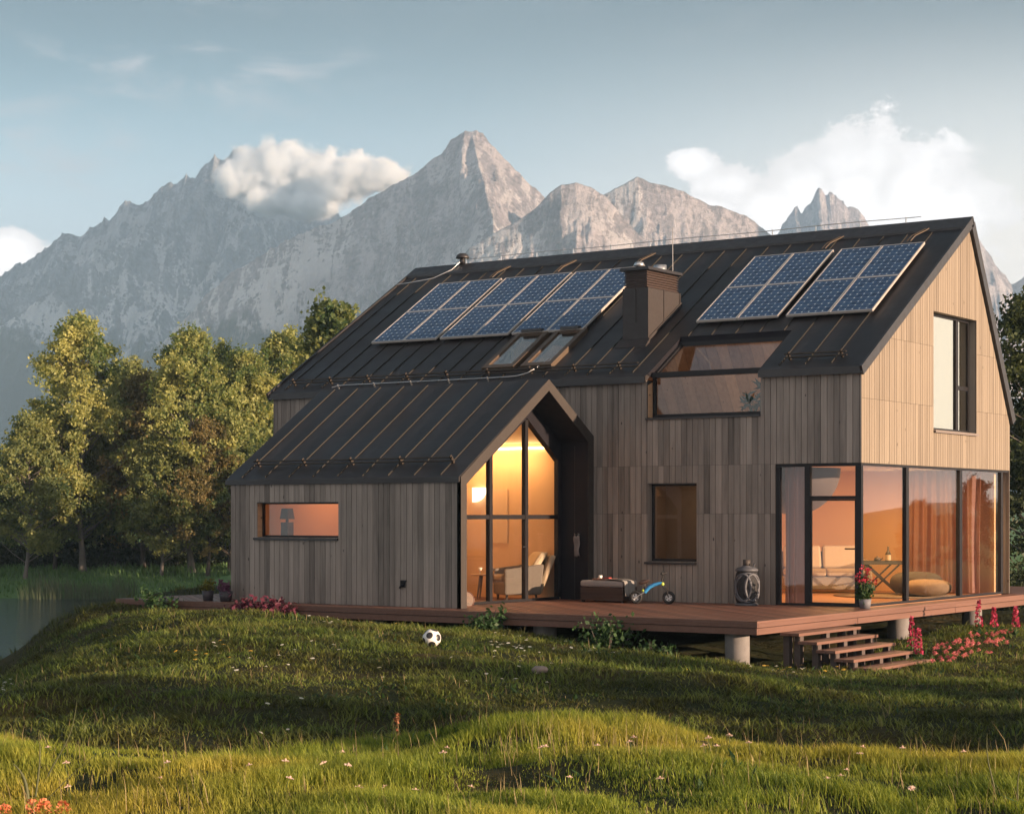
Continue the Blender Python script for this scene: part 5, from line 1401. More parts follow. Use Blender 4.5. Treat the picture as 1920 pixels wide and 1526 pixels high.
# ------------------------------------------------------------------ trees
def quads(centres, size, r_, flat=0.0, aspect=.62, droop=0.0):
    """leaf-sized diamond faces around the given points"""
    n = len(centres)
    d = r_.normal(size=(n, 3)); d[:, 2] *= (1 - flat); d[:, 2] -= droop; d /= np.linalg.norm(d, axis=1)[:, None]
    e = r_.normal(size=(n, 3)); e -= d * (e * d).sum(1)[:, None]; e /= np.linalg.norm(e, axis=1)[:, None]
    s = size * r_.uniform(.65, 1.35, n)[:, None]
    a = centres - d * s * .5; b = centres + e * s * aspect * .5; c = centres + d * s * .5; f = centres - e * s * aspect * .5
    V = np.stack([a, b, c, f], 1).reshape(-1, 3)
    return V, np.arange(4 * n).reshape(n, 4)
M['leaf_birch'] = leafy('birch leaves', (.080, .135, .044), (.46, .45, .165), .5)
M['leaf_alder'] = leafy('alder leaves', (.055, .10, .042), (.28, .29, .10), .45)
M['leaf_rust'] = leafy('reddish lit leaves', (.09, .095, .038), (.29, .215, .09), .45)  # brownish leaves, the reddish light on them put into the colour
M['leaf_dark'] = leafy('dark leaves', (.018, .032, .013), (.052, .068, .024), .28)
M['bark'] = simple('grey bark', (.14, .125, .11), .9, 0, .35, 9, .4)
M['bark_dark'] = simple('dark bark', (.06, .05, .042), .9, 0, .35, 9, .4)
class TreeKind: pass
def tree_mesh(seed, H, wid, leaf_m, bark_m, trunk_frac=.18, clumps=80, per=130, leaf=.24, lean=0.0, conic=.5, csize=.62, tr=.0135, sparse=.0):
    r_ = np.random.default_rng(seed); k = TreeKind(); k.H = H
    tb = MB()
    tx = lambda h: lean * H * (h / H) ** 1.6 + .12 * math.sin(h * .9 + seed)
    ty = lambda h: .10 * math.cos(h * .7 + seed * 2)
    hs = np.linspace(0, H * .93, 12)
    tb.tube([(tx(h), ty(h), h - .25) for h in hs], [max(.02, H * tr * (1 - .93 * (h / H)) * (1.5 if h == 0 else 1)) for h in hs], 8)
    C = []
    for i in range(clumps):
        f = r_.uniform(0, 1) ** .85
        h = H * (trunk_frac + (1 - trunk_frac) * f)
        env = wid * (math.sin(math.pi * min(1, (f * .86 + .14)) ** (.62 + conic * .5)) ** .75) * (1 - conic * .35 * f) + .12
        a = r_.uniform(0, 2 * math.pi); q = env * math.sqrt(r_.uniform(.12, 1)) * (1 + .22 * math.sin(3 * a + seed))
        C.append((tx(h) + q * math.cos(a), ty(h) + q * math.sin(a), h, f))
    C = np.array(C)
    for c in C[::2]:
        h0 = max(H * .10, c[2] - .55 * math.hypot(c[0] - tx(c[2]), c[1] - ty(c[2])) - .25)
        p0 = np.array((tx(h0), ty(h0), h0)); p1 = c[:3]; mid = (p0 + p1) / 2 + np.array((0, 0, -.08))
        tb.tube([p0, mid, p1], [H * .0035, H * .0022, .012], 5)
    k.trunk = tb
    pts = []
    for c in C:
        n_ = int(per * r_.uniform(.6, 1.3)); rad = csize * r_.uniform(.6, 1.3)
        # each clump: a few sprays that hang from its twig
        sub = 5; dirs = r_.normal(size=(sub, 3)); dirs[:, 2] = dirs[:, 2] * .5 + .1; dirs /= np.linalg.norm(dirs, axis=1)[:, None]
        w_ = r_.integers(0, sub, n_); t_ = r_.uniform(.1, 1, n_)[:, None]
        p = c[:3] + dirs[w_] * t_ * rad * 1.15 + r_.normal(size=(n_, 3)) * rad * .20
        pts.append(p)
    P = np.concatenate(pts)
    if sparse: P = P[r_.uniform(size=len(P)) > sparse]
    k.V, k.F = quads(P, leaf, r_, droop=.25)
    base = fbm(P[:, 0] * .8 + 50, P[:, 2] * .8 + P[:, 1] * .4, 3, seed)
    k.T = np.clip(.5 + (base - .5) * 1.3 + r_.normal(0, .16, len(P)), 0, 1)
    k.leaf_m, k.bark_m = leaf_m, bark_m; k.done = None
    return k
def plant_tree(k, name, label, d, r, scale=1.0, rz=0.0, group=None, sx=1.0, cat='tree', z=None):
    p = W(d, r); zz = gz(p[0], p[1]) if z is None else z
    if k.done is None:
        t = thing(name, label, cat, (p[0], p[1], zz), rz, group)
        k.trunk.build('trunk', k.bark_m, t, True)
        mesh_obj('crown', k.V, k.F, k.leaf_m, t, k.T)
        k.done = t
    else:
        t = copy_tree(k.done); t.location = (p[0], p[1], zz); t.rotation_euler = (0, 0, rz); t['label'] = label; t.name = name
        if group: t['group'] = group
        elif 'group' in t: del t['group']
    t.scale = (scale * sx, scale * sx, scale)
    return t
kA = tree_mesh(1, 12.6, 3.7, M['leaf_birch'], M['bark'], .17, 230, 200, .175, 0, .75)
kB = tree_mesh(2, 11.8, 3.0, M['leaf_birch'], M['bark'], .17, 210, 190, .175, 0, .35)
kC = tree_mesh(3, 9.2, 2.3, M['leaf_rust'], M['bark_dark'], .16, 140, 170, .165, .02, .5)
kD = tree_mesh(4, 11.0, 3.2, M['leaf_alder'], M['bark_dark'], .12, 210, 190, .185, 0, .4)
kE = tree_mesh(5, 8.0, 2.7, M['leaf_alder'], M['bark'], .20, 150, 190, .17, .02, .5)
G = 'trees on the far bank'
def at_u(u, d): return d, (u - 960) / 3564 * d
plant_tree(kA, 'tree', 'tall golden topped tree, highest of the row left of the house', *at_u(152, 101), 1.05, .4, G)
plant_tree(kB, 'tree', 'golden tree with a rounded top midway along the far bank', *at_u(356, 100), 1.06, 1.0, G)
plant_tree(kB, 'tree', 'slim golden tree touching the left edge of the wing roof', *at_u(462, 104), .98, 2.9, G)
plant_tree(kE, 'tree', 'small tree with a lit tip at the far left edge, standing closest to the water', *at_u(52, 98), 1.0, .2, G)
plant_tree(kC, 'tree', 'rust coloured tree between the tallest tree and the rounded one', *at_u(272, 102), 1.12, 1.4, G)
plant_tree(kD, 'tree', 'dark tree rising behind the rust coloured one', *at_u(245, 116), 1.10, .7, G, .8)
plant_tree(kA, 'tree', 'golden tree second from the wing roof, behind the slim one', *at_u(415, 110), .98, 3.6, G, .85)
plant_tree(kD, 'tree', 'dark low tree behind the lit tip at the left edge', *at_u(-20, 112), .62, 2.2, G)
plant_tree(kC, 'tree', 'thin rusty tree with a bare dark trunk near the wing wall', *at_u(391, 99), .86, 3.3, G)
plant_tree(kA, 'tree', 'golden tree showing just above the long roof edge by the wing', *at_u(535, 108), 1.02, 5.0, G)
plant_tree(kE, 'tree', 'green tree filling the gap right of the tallest tree', *at_u(212, 104), 1.02, 4.1, G)
plant_tree(kD, 'tree', 'broad dark green tree low beside the wing wall', *at_u(430, 100), .74, 1.9, G)
plant_tree(kE, 'tree', 'green tree in the shade left of the rounded golden one', *at_u(305, 99), .86, 5.5, G)
plant_tree(kD, 'tree', 'shaded green tree left of the tallest trunk', *at_u(100, 103), .80, 3.0, G)
kF = tree_mesh(6, 10.6, 2.5, M['leaf_alder'], M['bark_dark'], .2, 100, 150, .21, 0, .3)
plant_tree(kF, 'tree', 'big dark leafy tree with a lit top rising behind the roof', *at_u(628, 76), 1.04, .9)
# trees added out of sight behind the house to shade the far row's foot
for i, (d, r, s_) in enumerate(((92, -9.5, .62), (88, -5.5, .72), (84, -1.0, .70), (82, 3.5, .74), (78, 8.0, .72), (90, 1.0, .74), (74, 12.5, .66), (72, 16.0, .6))):
    plant_tree((kD, kE, kA)[i % 3], 'tree', 'added tree hidden behind the house, shading the far row', d, r, s_ * (1.12 if i % 3 == 1 else .92), i * 1.3, 'added trees hidden behind the house')
for i, (u, d, s_, kk_) in enumerate(((-40, 132, .72, 0), (40, 128, .74, 1), (95, 136, .85, 0), (190, 126, 1.0, 1), (238, 134, 1.08, 0), (300, 128, 1.12, 1), (345, 138, 1.02, 0), (400, 126, 1.1, 1), (455, 133, 1.0, 0), (510, 127, 1.05, 1))):
    plant_tree((kD, kE)[kk_], 'tree', 'dark green tree of the second row behind the golden trees', *at_u(u, d), s_ * (1.3 if kk_ else 1), i * 1.7, 'second row of trees on the far bank')
# three trees added outside the view, sunward, to throw dappled shade on the lawn
for i, (p_, t_, s_) in enumerate(((16.9, 56, .98), (20.4, 60, .98), (23.8, 55, .92))):
    plant_tree(kD, 'tree', ('added shade tree outside the view, nearest the front hillock', 'added shade tree outside the view, middle one of three', 'added shade tree outside the view, nearest the deck')[i], .878 * p_ - .479 * t_, .479 * p_ + .878 * t_, s_, i * 2.0, z=-.5)
# big tree at the right edge
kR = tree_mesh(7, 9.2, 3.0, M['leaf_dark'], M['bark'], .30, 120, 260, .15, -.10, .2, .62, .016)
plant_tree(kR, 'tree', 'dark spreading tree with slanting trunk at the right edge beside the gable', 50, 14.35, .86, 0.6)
kR2 = tree_mesh(8, 6.5, 2.0, M['leaf_dark'], M['bark'], .2, 80, 180, .15, .06, .3, .5)
plant_tree(kR2, 'tree', 'smaller dark tree behind the big one at the right edge', 57, 15.6, .9, 2.0)
plant_tree(kR, 'tree', 'dark tree beyond the right of the view, mirrored in the gable glass', 45, 22.6, .27, 2.4)
plant_tree(kR2, 'tree', 'smaller dark tree beyond the right of the view', 50, 27.5, .5, 1.0)

# ------------------------------------------------------------------ bushes
def bush_mesh(seed, w_, h_, leaf_m, per=1500, leaf=.10, flowers=None):
    r_ = np.random.default_rng(seed); k = TreeKind()
    tb = MB(); C = []
    for i in range(9):
        a = r_.uniform(0, 6.28); q = w_ * math.sqrt(r_.uniform(.02, 1)) * .8; hh = h_ * r_.uniform(.55, 1.0) * (1 - .35 * (q / w_) ** 2)
        p = np.array((q * math.cos(a), q * math.sin(a), hh)); C.append(p)
        tb.tube([(p[0] * .2, p[1] * .2, -.1), (p[0] * .7, p[1] * .7, hh * .5), p], [.02 * h_, .014 * h_, .006 * h_], 5)
    k.trunk = tb; C = np.array(C)
    w = r_.integers(0, 9, per); t = r_.uniform(.15, 1.0, per)[:, None]
    P = C[w] * np.c_[t ** .5, t ** .5, t] + r_.normal(size=(per, 3)) * np.array((w_ * .17, w_ * .17, h_ * .12)); P[:, 2] = np.abs(P[:, 2])
    k.V, k.F = quads(P, leaf, r_); k.T = np.clip(r_.normal(.5, .22, per), 0, 1)
    k.leaf_m = leaf_m; k.bark_m = M['bark_dark']; k.done = None; k.H = h_
    return k
def plant_bush(k, name, label, d, r, s_=1.0, rz=0, group=None, cat='bush', z=None, xyz=None):
    if xyz is not None: p = np.array(xyz[:2]); zz = xyz[2] if len(xyz) > 2 else gz(*p)
    else: p = W(d, r); zz = gz(p[0], p[1]) if z is None else z
    if k.done is None:
        t = thing(name, label, cat, (p[0], p[1], zz), rz, group)
        k.trunk.build('stems', k.bark_m, t, True); mesh_obj('foliage', k.V, k.F, k.leaf_m, t, k.T); k.done = t
    else:
        t = copy_tree(k.done); t.location = (p[0], p[1], zz); t.rotation_euler = (0, 0, rz); t['label'] = label; t.name = name
        if group: t['group'] = group
        elif 'group' in t: del t['group']
    t.scale = (s_, s_, s_); return t
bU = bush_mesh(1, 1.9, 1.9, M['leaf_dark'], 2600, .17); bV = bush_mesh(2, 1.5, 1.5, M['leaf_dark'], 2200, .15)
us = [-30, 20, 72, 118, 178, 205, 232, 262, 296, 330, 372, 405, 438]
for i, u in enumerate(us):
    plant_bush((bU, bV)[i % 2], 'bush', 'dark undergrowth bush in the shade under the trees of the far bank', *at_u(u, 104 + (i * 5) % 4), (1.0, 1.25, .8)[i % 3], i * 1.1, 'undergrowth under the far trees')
plant_bush(bU, 'bush', 'dark bush at the right edge under the big tree', 46, 12.45, .62, .5)
plant_bush(bV, 'bush', 'low dark bush beyond the deck at the right, nearer the glass', 44, 11.6, .55, 1.5)
plant_bush(bV, 'bush', 'dark bush at the frame edge behind the deck piers', 52, 13.4, .7, 2.5)

M['leaf_stem'] = leafy('stems', (.04, .07, .02), (.09, .12, .04), .1)
M['leaf_shrub'] = leafy('shrub leaves', (.014, .038, .014), (.048, .098, .032), .3)
M['leaf_heuchera'] = leafy('purple leaves', (.055, .014, .026), (.15, .036, .065), .3)
M['leaf_heather'] = leafy('heather', (.10, .035, .075), (.19, .085, .15), .3)
sA = bush_mesh(11, .55, .42, M['leaf_shrub'], 420, .085); sB = bush_mesh(12, .62, .60, M['leaf_shrub'], 620, .085)
plant_bush(sA, 'shrub', 'low glossy green shrub against the deck right of the football', 0, 0, 1.0, .3, None, 'shrub', None, (-4.35, -5.08))
plant_bush(sB, 'shrub', 'taller dark green shrub against the deck left of the concrete pier', 0, 0, 1.0, 1.3, None, 'shrub', None, (-1.95, -5.15))
plant_bush(sA, 'shrub', 'small dark shrub between the taller shrub and the concrete pier', 0, 0, .8, 2.3, None, 'shrub', None, (-1.15, -5.10))
plant_bush(sA, 'shrub', 'grey green shrub by the left end of the deck', 0, 0, .95, 4.3, None, 'shrub', None, (-11.8, -5.1))
hA = bush_mesh(13, .50, .40, M['leaf_heuchera'], 420, .10)
plant_bush(hA, 'coral_bells', 'purple leaved coral bells plant by the deck, left one of the pair', 0, 0, 1.0, .3, None, 'plant', None, (-9.75, -5.0))
plant_bush(hA, 'coral_bells', 'purple leaved coral bells plant by the deck, right one of the pair', 0, 0, .9, 2.0, None, 'plant', None, (-8.95, -5.08))

# potted plants on the deck
M['pot_dark'] = simple('dark pot', (.030, .026, .034), .6, 0, .2, 6); M['pot_grey'] = simple('grey glazed pot', (.12, .118, .135), .7, 0, .15, 8)
def pot(root, r0, r1, h, m_):
    b = MB(); b.lathe([(0, .001), (r0, .001), (r1, h), (r1 - .012, h), (r0 * .9, h * .8), (0, h * .8)], (0, 0, 0), 22); b.build('pot', m_, root, True)
pA = thing('potted_plant', 'dark pot with a yellow green plant, left one of the pair by the wing', 'potted plant', (-11.12, -4.48, 0))
pot(pA, .085, .115, .19, M['pot_dark'])
kk = bush_mesh(21, .17, .25, leafy('yellow leaves', (.030, .035, .012), (.26, .24, .035), .3), 300, .055); V_ = kk.V + [0, 0, .15]
mesh_obj('foliage', V_, kk.F, kk.leaf_m, pA, kk.T)
pB = thing('potted_plant', 'dark pot with purple heather, the one touching the wing corner', 'potted plant', (-10.63, -4.52, 0))
pot(pB, .10, .13, .19, M['pot_dark'])
kk = bush_mesh(22, .19, .28, M['leaf_heather'], 520, .05); mesh_obj('foliage', kk.V + [0, 0, .14], kk.F, kk.leaf_m, pB, kk.T)
pC = thing('potted_plant', 'grey pot with red flowers standing at the glass corner of the deck', 'potted plant', (.20, -.30, .001))
pot(pC, .085, .108, .165, M['pot_grey'])
r_ = np.random.default_rng(5); st_ = MB(); fl_ = []; lf = []
for k in range(26):
    a = r_.uniform(0, 6.28); q = r_.uniform(.02, .20); h = r_.uniform(.18, .56); e = np.array((q * math.cos(a), q * math.sin(a), .14 + h * (1 - .3 * q)))
    s0 = np.array((.05 * math.cos(a), .05 * math.sin(a), .13)); st_.tube([s0, (s0 + e) / 2 + (0, 0, .05), e], [.006, .005, .003], 4)
    if h > .30: fl_.append(e[None] + r_.normal(size=(9, 3)) * .020)
    for t in r_.uniform(.05, .75, 9): lf.append(s0 + (e - s0) * t + r_.normal(size=3) * .03)
st_.build('stems', M['leaf_stem'], pC, True)
V_, F_ = quads(np.array(lf), .085, r_); mesh_obj('foliage', V_, F_, M['leaf_shrub'], pC, np.clip(r_.normal(.5, .2, len(F_)), 0, 1))
M['red_petal'] = leafy('red petals', (.30, .012, .035), (.52, .04, .08), .3)
V_, F_ = quads(np.concatenate(fl_), .042, r_); mesh_obj('blossoms', V_, F_, M['red_petal'], pC, r_.uniform(0, 1, len(F_)))
# plant in the attic room
iP = thing('house_plant', 'large leafed plant inside the roof window', 'house plant', (-2.25, .55, 2.72))
pot(iP, .14, .18, .30, M['pot_dark'])
r_ = np.random.default_rng(6); st_ = MB(); lf = []
for k in range(12):
    a = r_.uniform(0, 6.28); q = r_.uniform(.15, .40); h = r_.uniform(.6, 1.55); e = np.array((q * math.cos(a), q * math.sin(a) * .8, h)); st_.tube([(0, 0, .25), (e[0] * .5, e[1] * .5, h * .7), e], [.014, .010, .006], 5)
    for j in range(11):
        b_ = r_.uniform(0, 6.28); lf.append(e + np.array((math.cos(b_), math.sin(b_), -.25)) * .10 + r_.normal(size=3) * .05)
st_.build('stems', M['leaf_stem'], iP, True)
V_, F_ = quads(np.array(lf), .24, r_, .3, .22); mesh_obj('foliage', V_, F_, leafy('blue green leaves', (.020, .050, .045), (.05, .10, .085), .2), iP, np.clip(r_.normal(.5, .2, len(F_)), 0, 1))

# ------------------------------------------------------------------ garden flowers
def foxglove(label, d, r, h):
    p = W(d, r); t = thing('foxglove', label, 'flower', (p[0], p[1], gz(*p[:2]))); r_ = np.random.default_rng(int(d * 31 + r * 17) % 9999)
    s_ = MB(); s_.tube([(0, 0, -.05), (.01, .01, h * .6), (0, 0, h)], [.010, .008, .003], 5); s_.build('stem', M['leaf_stem'], t, True)
    c = []
    for k in range(90):
        q = r_.uniform(.32, 1); w_ = .055 * (1.12 - q) / .8 + .012; a = r_.uniform(0, 6.28); c.append((w_ * math.cos(a), w_ * math.sin(a), q * h))
    V_, F_ = quads(np.array(c), .055, r_, 0, .8, .6); mesh_obj('blossoms', V_, F_, M['fox_petal'], t, r_.uniform(0, 1, len(F_)))
    V_, F_ = quads(r_.normal(size=(16, 3)) * [.09, .09, .05] + [0, 0, .10], .14, r_, .3, .35); mesh_obj('leaves', V_, F_, M['leaf_shrub'], t, r_.uniform(0, 1, len(F_)))
M['fox_petal'] = leafy('crimson bells', (.26, .02, .06), (.48, .06, .13), .3)
foxglove('tall crimson foxglove beside the steps, the taller of the front pair', 31.0, 6.52, .70)
foxglove('crimson foxglove beside the steps, the shorter of the front pair', 30.2, 6.46, .58)
foxglove('tallest of the three crimson foxgloves between the far piers', 33.4, 8.20, .66)
foxglove('middle one of the three crimson foxgloves between the far piers', 33.6, 8.52, .50)
foxglove('right hand one of the three crimson foxgloves by the last pier', 33.2, 8.80, .50)
M['pink_petal'] = leafy('pink petals', (.50, .09, .16), (.66, .30, .25), .35)
def pink(first=[None]):
    r_ = np.random.default_rng(8)
    if first[0] is None:
        t = thing('pink_flower', 'x', 'flower'); s_ = MB(); c = []
        for k in range(6):
            a = r_.uniform(0, 6.28); q = r_.uniform(.03, .13); h = r_.uniform(.10, .24); e = np.array((q * math.cos(a), q * math.sin(a), h)); s_.tube([(0, 0, -.03), e * .6, e], [.005, .004, .003], 4); c.append(e[None] + r_.normal(size=(8, 3)) * [.022, .022, .010])
        s_.build('stems', M['leaf_stem'], t, True); V_, F_ = quads(np.concatenate(c), .048, r_, .5, .9); mesh_obj('blossoms', V_, F_, M['pink_petal'], t, r_.uniform(0, 1, len(F_)))
        V_, F_ = quads(r_.normal(size=(14, 3)) * [.07, .07, .03] + [0, 0, .06], .10, r_, .2, .25); mesh_obj('leaves', V_, F_, M['leaf_shrub'], t, r_.uniform(0, 1, len(F_))); first[0] = t
        return t
    return copy_tree(first[0])
r_ = np.random.default_rng(9)
for i in range(90):
    u = r_.uniform(1745, 1900); v_ = 1228 - (u - 1745) * .12 + r_.uniform(-16, 8); d = (1.61 + .62) * 3564 / (v_ - 964); t = pink(); p = W(d, (u - 960) / 3564 * d)
    t.location = (p[0], p[1], gz(p[0], p[1])); t.rotation_euler = (0, 0, r_.uniform(0, 6)); s_ = r_.uniform(.28, .44); t.scale = (s_, s_, s_ * r_.uniform(.9, 1.4)); tag(t, 'pink flower in the low bed beside the right hand piers', 'flower', 'pink flowers beside the piers')

M['white_petal'] = leafy('white petals', (.62, .60, .55), (.80, .78, .72), .3); M['yellow_petal'] = leafy('yellow petals', (.50, .30, .03), (.66, .45, .10), .3); M['orange_petal'] = leafy('orange petals', (.55, .15, .07), (.72, .30, .15), .3)
def daisy_kind(name, label, group, petal, rad, heads=1):
    c = TreeKind(); c.o = None
    def put(d, r, s_=1.0, h=.10):
        p = W(d, r); z = gz(p[0], p[1])
        if c.o is None:
            rr = np.random.default_rng(3); b = MB()
            n_ = 9; b.tone = .7
            for k in range(n_):
                a = 2 * math.pi * k / n_; x, y = math.cos(a), math.sin(a)
                b.add([(0, 0, .10), (rad * .7 * x - rad * .22 * y, rad * .7 * y + rad * .22 * x, .106), (rad * x, rad * y, .100), (rad * .7 * x + rad * .22 * y, rad * .7 * y - rad * .22 * x, .106)], [[0, 1, 2, 3]])
            b.tone = .2; b.lathe([(rad * .28, .103), (rad * .2, .114), (0, .116)], (0, 0, 0), 8)
            b.tone = .3; b.tube([(0, 0, -.04), (.004, .003, .10)], .0025, 4)
            c.o = b.build(name, petal); o = c.o; o.data.materials.append(M['leaf_stem'])
            for pg in o.data.polygons:
                if min(o.data.vertices[i].co.z for i in pg.vertices) < .09: pg.material_index = 1
        else: o = c.o.copy(); S.collection.objects.link(o)
        o.location = (p[0], p[1], z); o.rotation_euler = (rng.normal(0, .22) + .0, rng.normal(0, .22), rng.uniform(0, 6)); o.scale = (s_, s_, h / .10); tag(o, label, 'flower', group)
    return put
daisy = daisy_kind('daisy', 'small white daisy in the lawn', 'white daisies scattered over the lawn', M['white_petal'], .030)
yell = daisy_kind('dandelion', 'small yellow flower in the lawn', 'yellow flowers scattered over the lawn', M['yellow_petal'], .034)
pale = daisy_kind('yarrow', 'small flat pale pink flower in the front grass', 'pale flowers in the front hillock', leafy('pale petals', (.62, .40, .36), (.76, .62, .56), .3), .028)
def scatter(put, n_, u0, u1, v0, v1, zz, s0=.7, s1=1.15, h0=.035, h1=.075):
    for i in range(n_):
        u = rng.uniform(u0, u1); v_ = rng.uniform(v0, v1); d = (1.61 - zz) * 3564 / (v_ - 964); put(d, (u - 960) / 3564 * d, rng.uniform(s0, s1), rng.uniform(h0, h1))
scatter(daisy, 34, 905, 1030, 1180, 1270, -.32); scatter(daisy, 14, 560, 640, 1160, 1195, -.22); scatter(daisy, 24, 1030, 1260, 1195, 1270, -.4); scatter(daisy, 16, 320, 640, 1236, 1275, -.35)
scatter(daisy, 16, 420, 900, 1260, 1400, -.5); scatter(daisy, 12, 1380, 1560, 1240, 1275, -.68); scatter(daisy, 8, 0, 25, 1248, 1272, -.5)
scatter(yell, 10, 680, 830, 1160, 1172, -.2); scatter(yell, 10, 330, 470, 1228, 1245, -.3); scatter(yell, 18, 1420, 1620, 1236, 1262, -.7); scatter(yell, 5, 1280, 1480, 1240, 1290, -.62, 1.2, 1.6)
scatter(pale, 38, 0, 1920, 1420, 1520, 0.0, .7, 1.0, .07, .115)

def grass_stalk(label, d, r, pts, w_):
    p = W(d, r); t = thing('grass_stalk', label, 'grass stalk', (p[0], p[1], gz(*p[:2])), AZ)
    b = MB(); q = [np.array((x, 0, z)) for x, z in pts]
    n_ = 14; tt = np.linspace(0, 1, n_); X = np.interp(tt, np.linspace(0, 1, len(q)), [a[0] for a in q]); Zz = np.interp(tt, np.linspace(0, 1, len(q)), [a[2] for a in q])
    X = np.convolve(np.pad(X, 2, 'edge'), np.ones(5) / 5, 'valid'); Zz = np.convolve(np.pad(Zz, 2, 'edge'), np.ones(5) / 5, 'valid')
    b.tone = .4; b.tube(list(zip(X, X * 0, Zz)), [max(.0015, w_ * (1 - .85 * k ** 1.5)) for k in tt], 6); b.build('blade', M['stalk'], t, True); return t
M['stalk'] = leafy('stalks', (.085, .095, .045), (.15, .16, .075), .3)
grass_stalk('tallest bent grass stalk at the lower left', 11.0, -2.72, [(0, 0), (.07, .15), (.15, .27), (.185, .38), (.205, .52)], .0055)
grass_stalk('short upright grass stalk left of the tallest one', 10.6, -2.66, [(0, 0), (.02, .14), (.03, .26), (.025, .33)], .007)
grass_stalk('dark slanting grass stalk leaning right at the lower left', 10.4, -2.58, [(0, 0), (.10, .10), (.20, .20), (.33, .30)], .0035)
grass_stalk('broad drooping grass leaf at the lower left corner', 10.3, -2.62, [(0, 0), (-.01, .12), (-.04, .19), (-.09, .24)], .012)
grass_stalk('tall grass stalk at the lower right', 10.5, 2.68, [(0, 0), (-.03, .12), (-.06, .25), (-.055, .38)], .006)
grass_stalk('short grass stalk beside the tall one at the lower right', 10.2, 2.72, [(0, 0), (-.01, .10), (.0, .20), (.02, .25)], .005)
pp_ = W(16.6, -1.0); dk_ = thing('dock', 'single brown seed spike of dock standing in the lawn hollow', 'plant', (pp_[0], pp_[1], gz(*pp_[:2])))
b = MB(); b.tube([(0, 0, -.05), (.01, 0, .40), (0, 0, .62)], [.008, .006, .003], 5); b.build('stem', M['stalk'], dk_, True)
r_ = np.random.default_rng(4); c = np.c_[r_.normal(0, .009, 60), r_.normal(0, .009, 60), r_.uniform(.40, .64, 60)]; V_, F_ = quads(c, .035, r_); mesh_obj('seeds', V_, F_, leafy('rust seeds', (.16, .06, .03), (.30, .13, .07), .2), dk_, r_.uniform(0, 1, 60))
for i, (u, v_, h) in enumerate(((8, 1512, .07), (62, 1508, .08), (82, 1512, .07), (118, 1520, .05))):
    d = 9.6; p = W(d, (u - 960) / 3564 * d); t = thing('orange_flower', ('orange flower head in the extreme lower left corner', 'orange flower head under the broad drooping leaf', 'orange flower head just right of the drooping leaf', 'lowest orange flower head, right end of the row at the lower left')[i], 'flower', (p[0], p[1], gz(*p[:2])))
    s_ = MB(); s_.tube([(0, 0, -.05), (0, 0, h)], .004, 5); s_.build('stem', M['leaf_stem'], t, True)
    r_ = np.random.default_rng(i); c = r_.normal(size=(90, 3)); c /= np.linalg.norm(c, axis=1)[:, None]; V_, F_ = quads(c * [.035, .035, .045] + [0, 0, h + .02], .022, r_); mesh_obj('blossoms', V_, F_, M['orange_petal'], t, r_.uniform(0, 1, 90))

# ------------------------------------------------------------------ grass: blades grown over the lawn
def blades(name, label, n_, d0, d1, spread, hgt, wid, m_, seed, bend=.45, dens_pow=1.0, mask=None, patch=.5):
    r_ = np.random.default_rng(seed)
    d = np.sqrt(r_.uniform(d0 ** 2, d1 ** 2, n_)) if dens_pow == 1 else r_.uniform(d0, d1, n_)
    t = r_.uniform(-spread, spread, n_); r = t * d + r_.uniform(-1.2, 1.2, n_)
    keep = np.ones(n_, bool)
    # clumped growth
    cl = fbm(d / .35, r / .35, 2, seed + 1); keep &= r_.uniform(size=n_) < np.clip(.30 + 2.2 * (cl - .36), .06, 1)
    P = CAM[None] * [1, 1, 0] + d[:, None] * FWD + r[:, None] * RGT
    if mask is not None: keep &= mask(d, r, P)
    z = ground_dr(d, r); keep &= z > (WATER + .05 if name == 'grass' else WATER - .9); z = np.maximum(z, WATER)
    d, r, P, z = d[keep], r[keep], P[keep], z[keep]; P[:, 2] = z - .01; n_ = len(d)
    tuft = fbm(d / .8, r / .8, 3, seed + 2)
    h = hgt * r_.uniform(.55, 1.25, n_) * (.12 + 2.1 * np.clip(tuft - .12, 0, 1))
    a = r_.uniform(0, 6.28, n_); wv = wid * r_.uniform(.7, 1.3, n_)
    side_ = np.stack([np.cos(a), np.sin(a), 0 * a], -1) * wv[:, None] * .5
    b_ = a + 1.57 + r_.normal(0, .4, n_); lean = np.stack([np.cos(b_), np.sin(b_), 0 * b_], -1) * (h * bend * r_.uniform(.2, 1.4, n_))[:, None]
    # a common lean, as if combed by the wind
    lean += (RGT * -.22)[None] * h[:, None] * (fbm(d / 2.5, r / 2.5, 2, seed + 4) - .1)[:, None]
    up = np.array([0, 0, 1.])[None] * h[:, None]
    V = np.stack([P - side_, P + side_, P + lean * .35 + up * .58 + side_ * .75, P + lean * .35 + up * .58 - side_ * .75, P + lean + up * .96], 1).reshape(-1, 3)
    i = np.arange(n_) * 5
    Q = np.stack([i, i + 1, i + 2, i + 3], -1); T3 = np.stack([i + 3, i + 2, i + 4], -1)
    F = np.concatenate([np.stack([Q[:, 0], Q[:, 1], Q[:, 2]], -1), np.stack([Q[:, 0], Q[:, 2], Q[:, 3]], -1), T3])
    tone = np.clip(r_.normal(.45, .22, n_) + .5 * patch * (fbm(d / 1.9, r / 1.9, 3, seed + 7) - .5) * 2, 0, 1)
    o = mesh_obj(name, V, F, m_, None, np.concatenate([tone, tone, tone]))
    return tag(o, label, 'grass', kind='stuff')
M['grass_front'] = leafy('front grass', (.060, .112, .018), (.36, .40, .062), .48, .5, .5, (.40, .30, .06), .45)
M['grass_lawn'] = leafy('lawn grass', (.020, .036, .012), (.12, .13, .034), .40, .5, .40, (.07, .055, .025), .7)
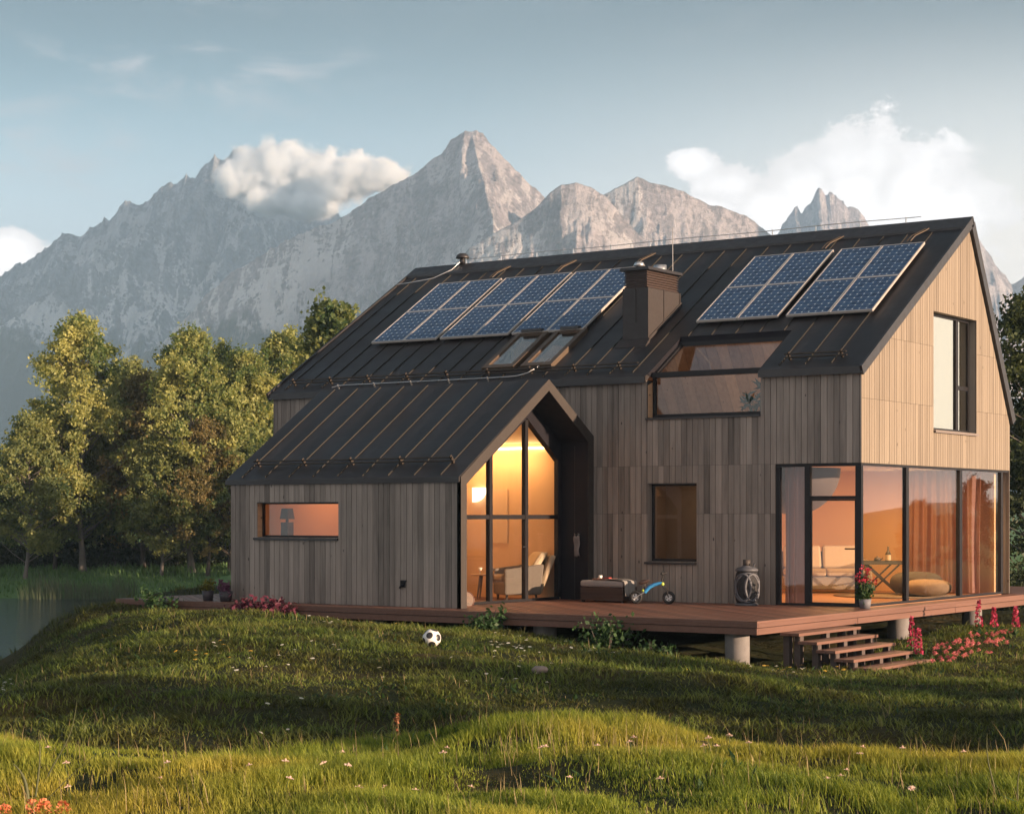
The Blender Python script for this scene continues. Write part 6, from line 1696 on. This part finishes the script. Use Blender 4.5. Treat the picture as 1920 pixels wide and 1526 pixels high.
M['grass_tuft'] = leafy('lawn tufts', (.026, .058, .016), (.21, .265, .058), .42, .5, .35, (.20, .17, .05), .7)
M['grass_far'] = leafy('far grass', (.065, .14, .05), (.14, .24, .085), .35, .6)
M['reed'] = leafy('reeds', (.060, .085, .050), (.12, .145, .085), .3, .6)
def clear(d, r, P):
    x, y = P[:, 0], P[:, 1]
    deck_ = (x > DX0 + .25) & (x < DX1 - .15) & (y > DY0 + .2)
    return ~deck_
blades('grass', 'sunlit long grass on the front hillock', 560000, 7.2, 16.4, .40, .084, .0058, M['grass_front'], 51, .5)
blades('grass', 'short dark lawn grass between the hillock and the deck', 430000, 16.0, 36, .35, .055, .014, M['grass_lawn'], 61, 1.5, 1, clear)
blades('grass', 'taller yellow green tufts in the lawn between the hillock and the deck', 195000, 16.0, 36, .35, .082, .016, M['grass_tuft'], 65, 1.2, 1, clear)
M['straw'] = leafy('dry stalks', (.16, .12, .06), (.38, .30, .16), .2, .7)
blades('grass', 'thin dry straw coloured stalks among the front grass', 4500, 7.5, 16.4, .40, .17, .0035, M['straw'], 55, .35)
blades('grass', 'thin dry straw coloured stalks in the lawn below the deck', 4000, 16.4, 33, .34, .13, .006, M['straw'], 57, .6, 1, clear)
blades('weeds', 'broad dark weed leaves scattered through the grass', 16000, 8.0, 33, .36, .075, .034, M['leaf_shrub'], 59, 1.6, 1, lambda d, r, P: clear(d, r, P) & (fbm(d / 1.1, r / 1.1, 3, 90) > .60))
blades('grass', 'rough grass on the rise and bank left of the deck', 70000, 33, 50, .33, .11, .022, M['grass_lawn'], 71, .7, 1, lambda d, r, P: clear(d, r, P) & ((r < -5) | (r > 7)))
blades('grass', 'green grass of the far bank', 60000, 91.5, 112, .30, .32, .06, M['grass_far'], 81, .6, 1, lambda d, r, P: r < -10)
blades('reeds', 'pale reeds along the far shore of the lake', 26000, 91.0, 94.6, .30, .80, .022, M['reed'], 91, .25, 1, lambda d, r, P: (r < -14) & (fbm(r / 2.2, r * 0, 2, 3) > .40))
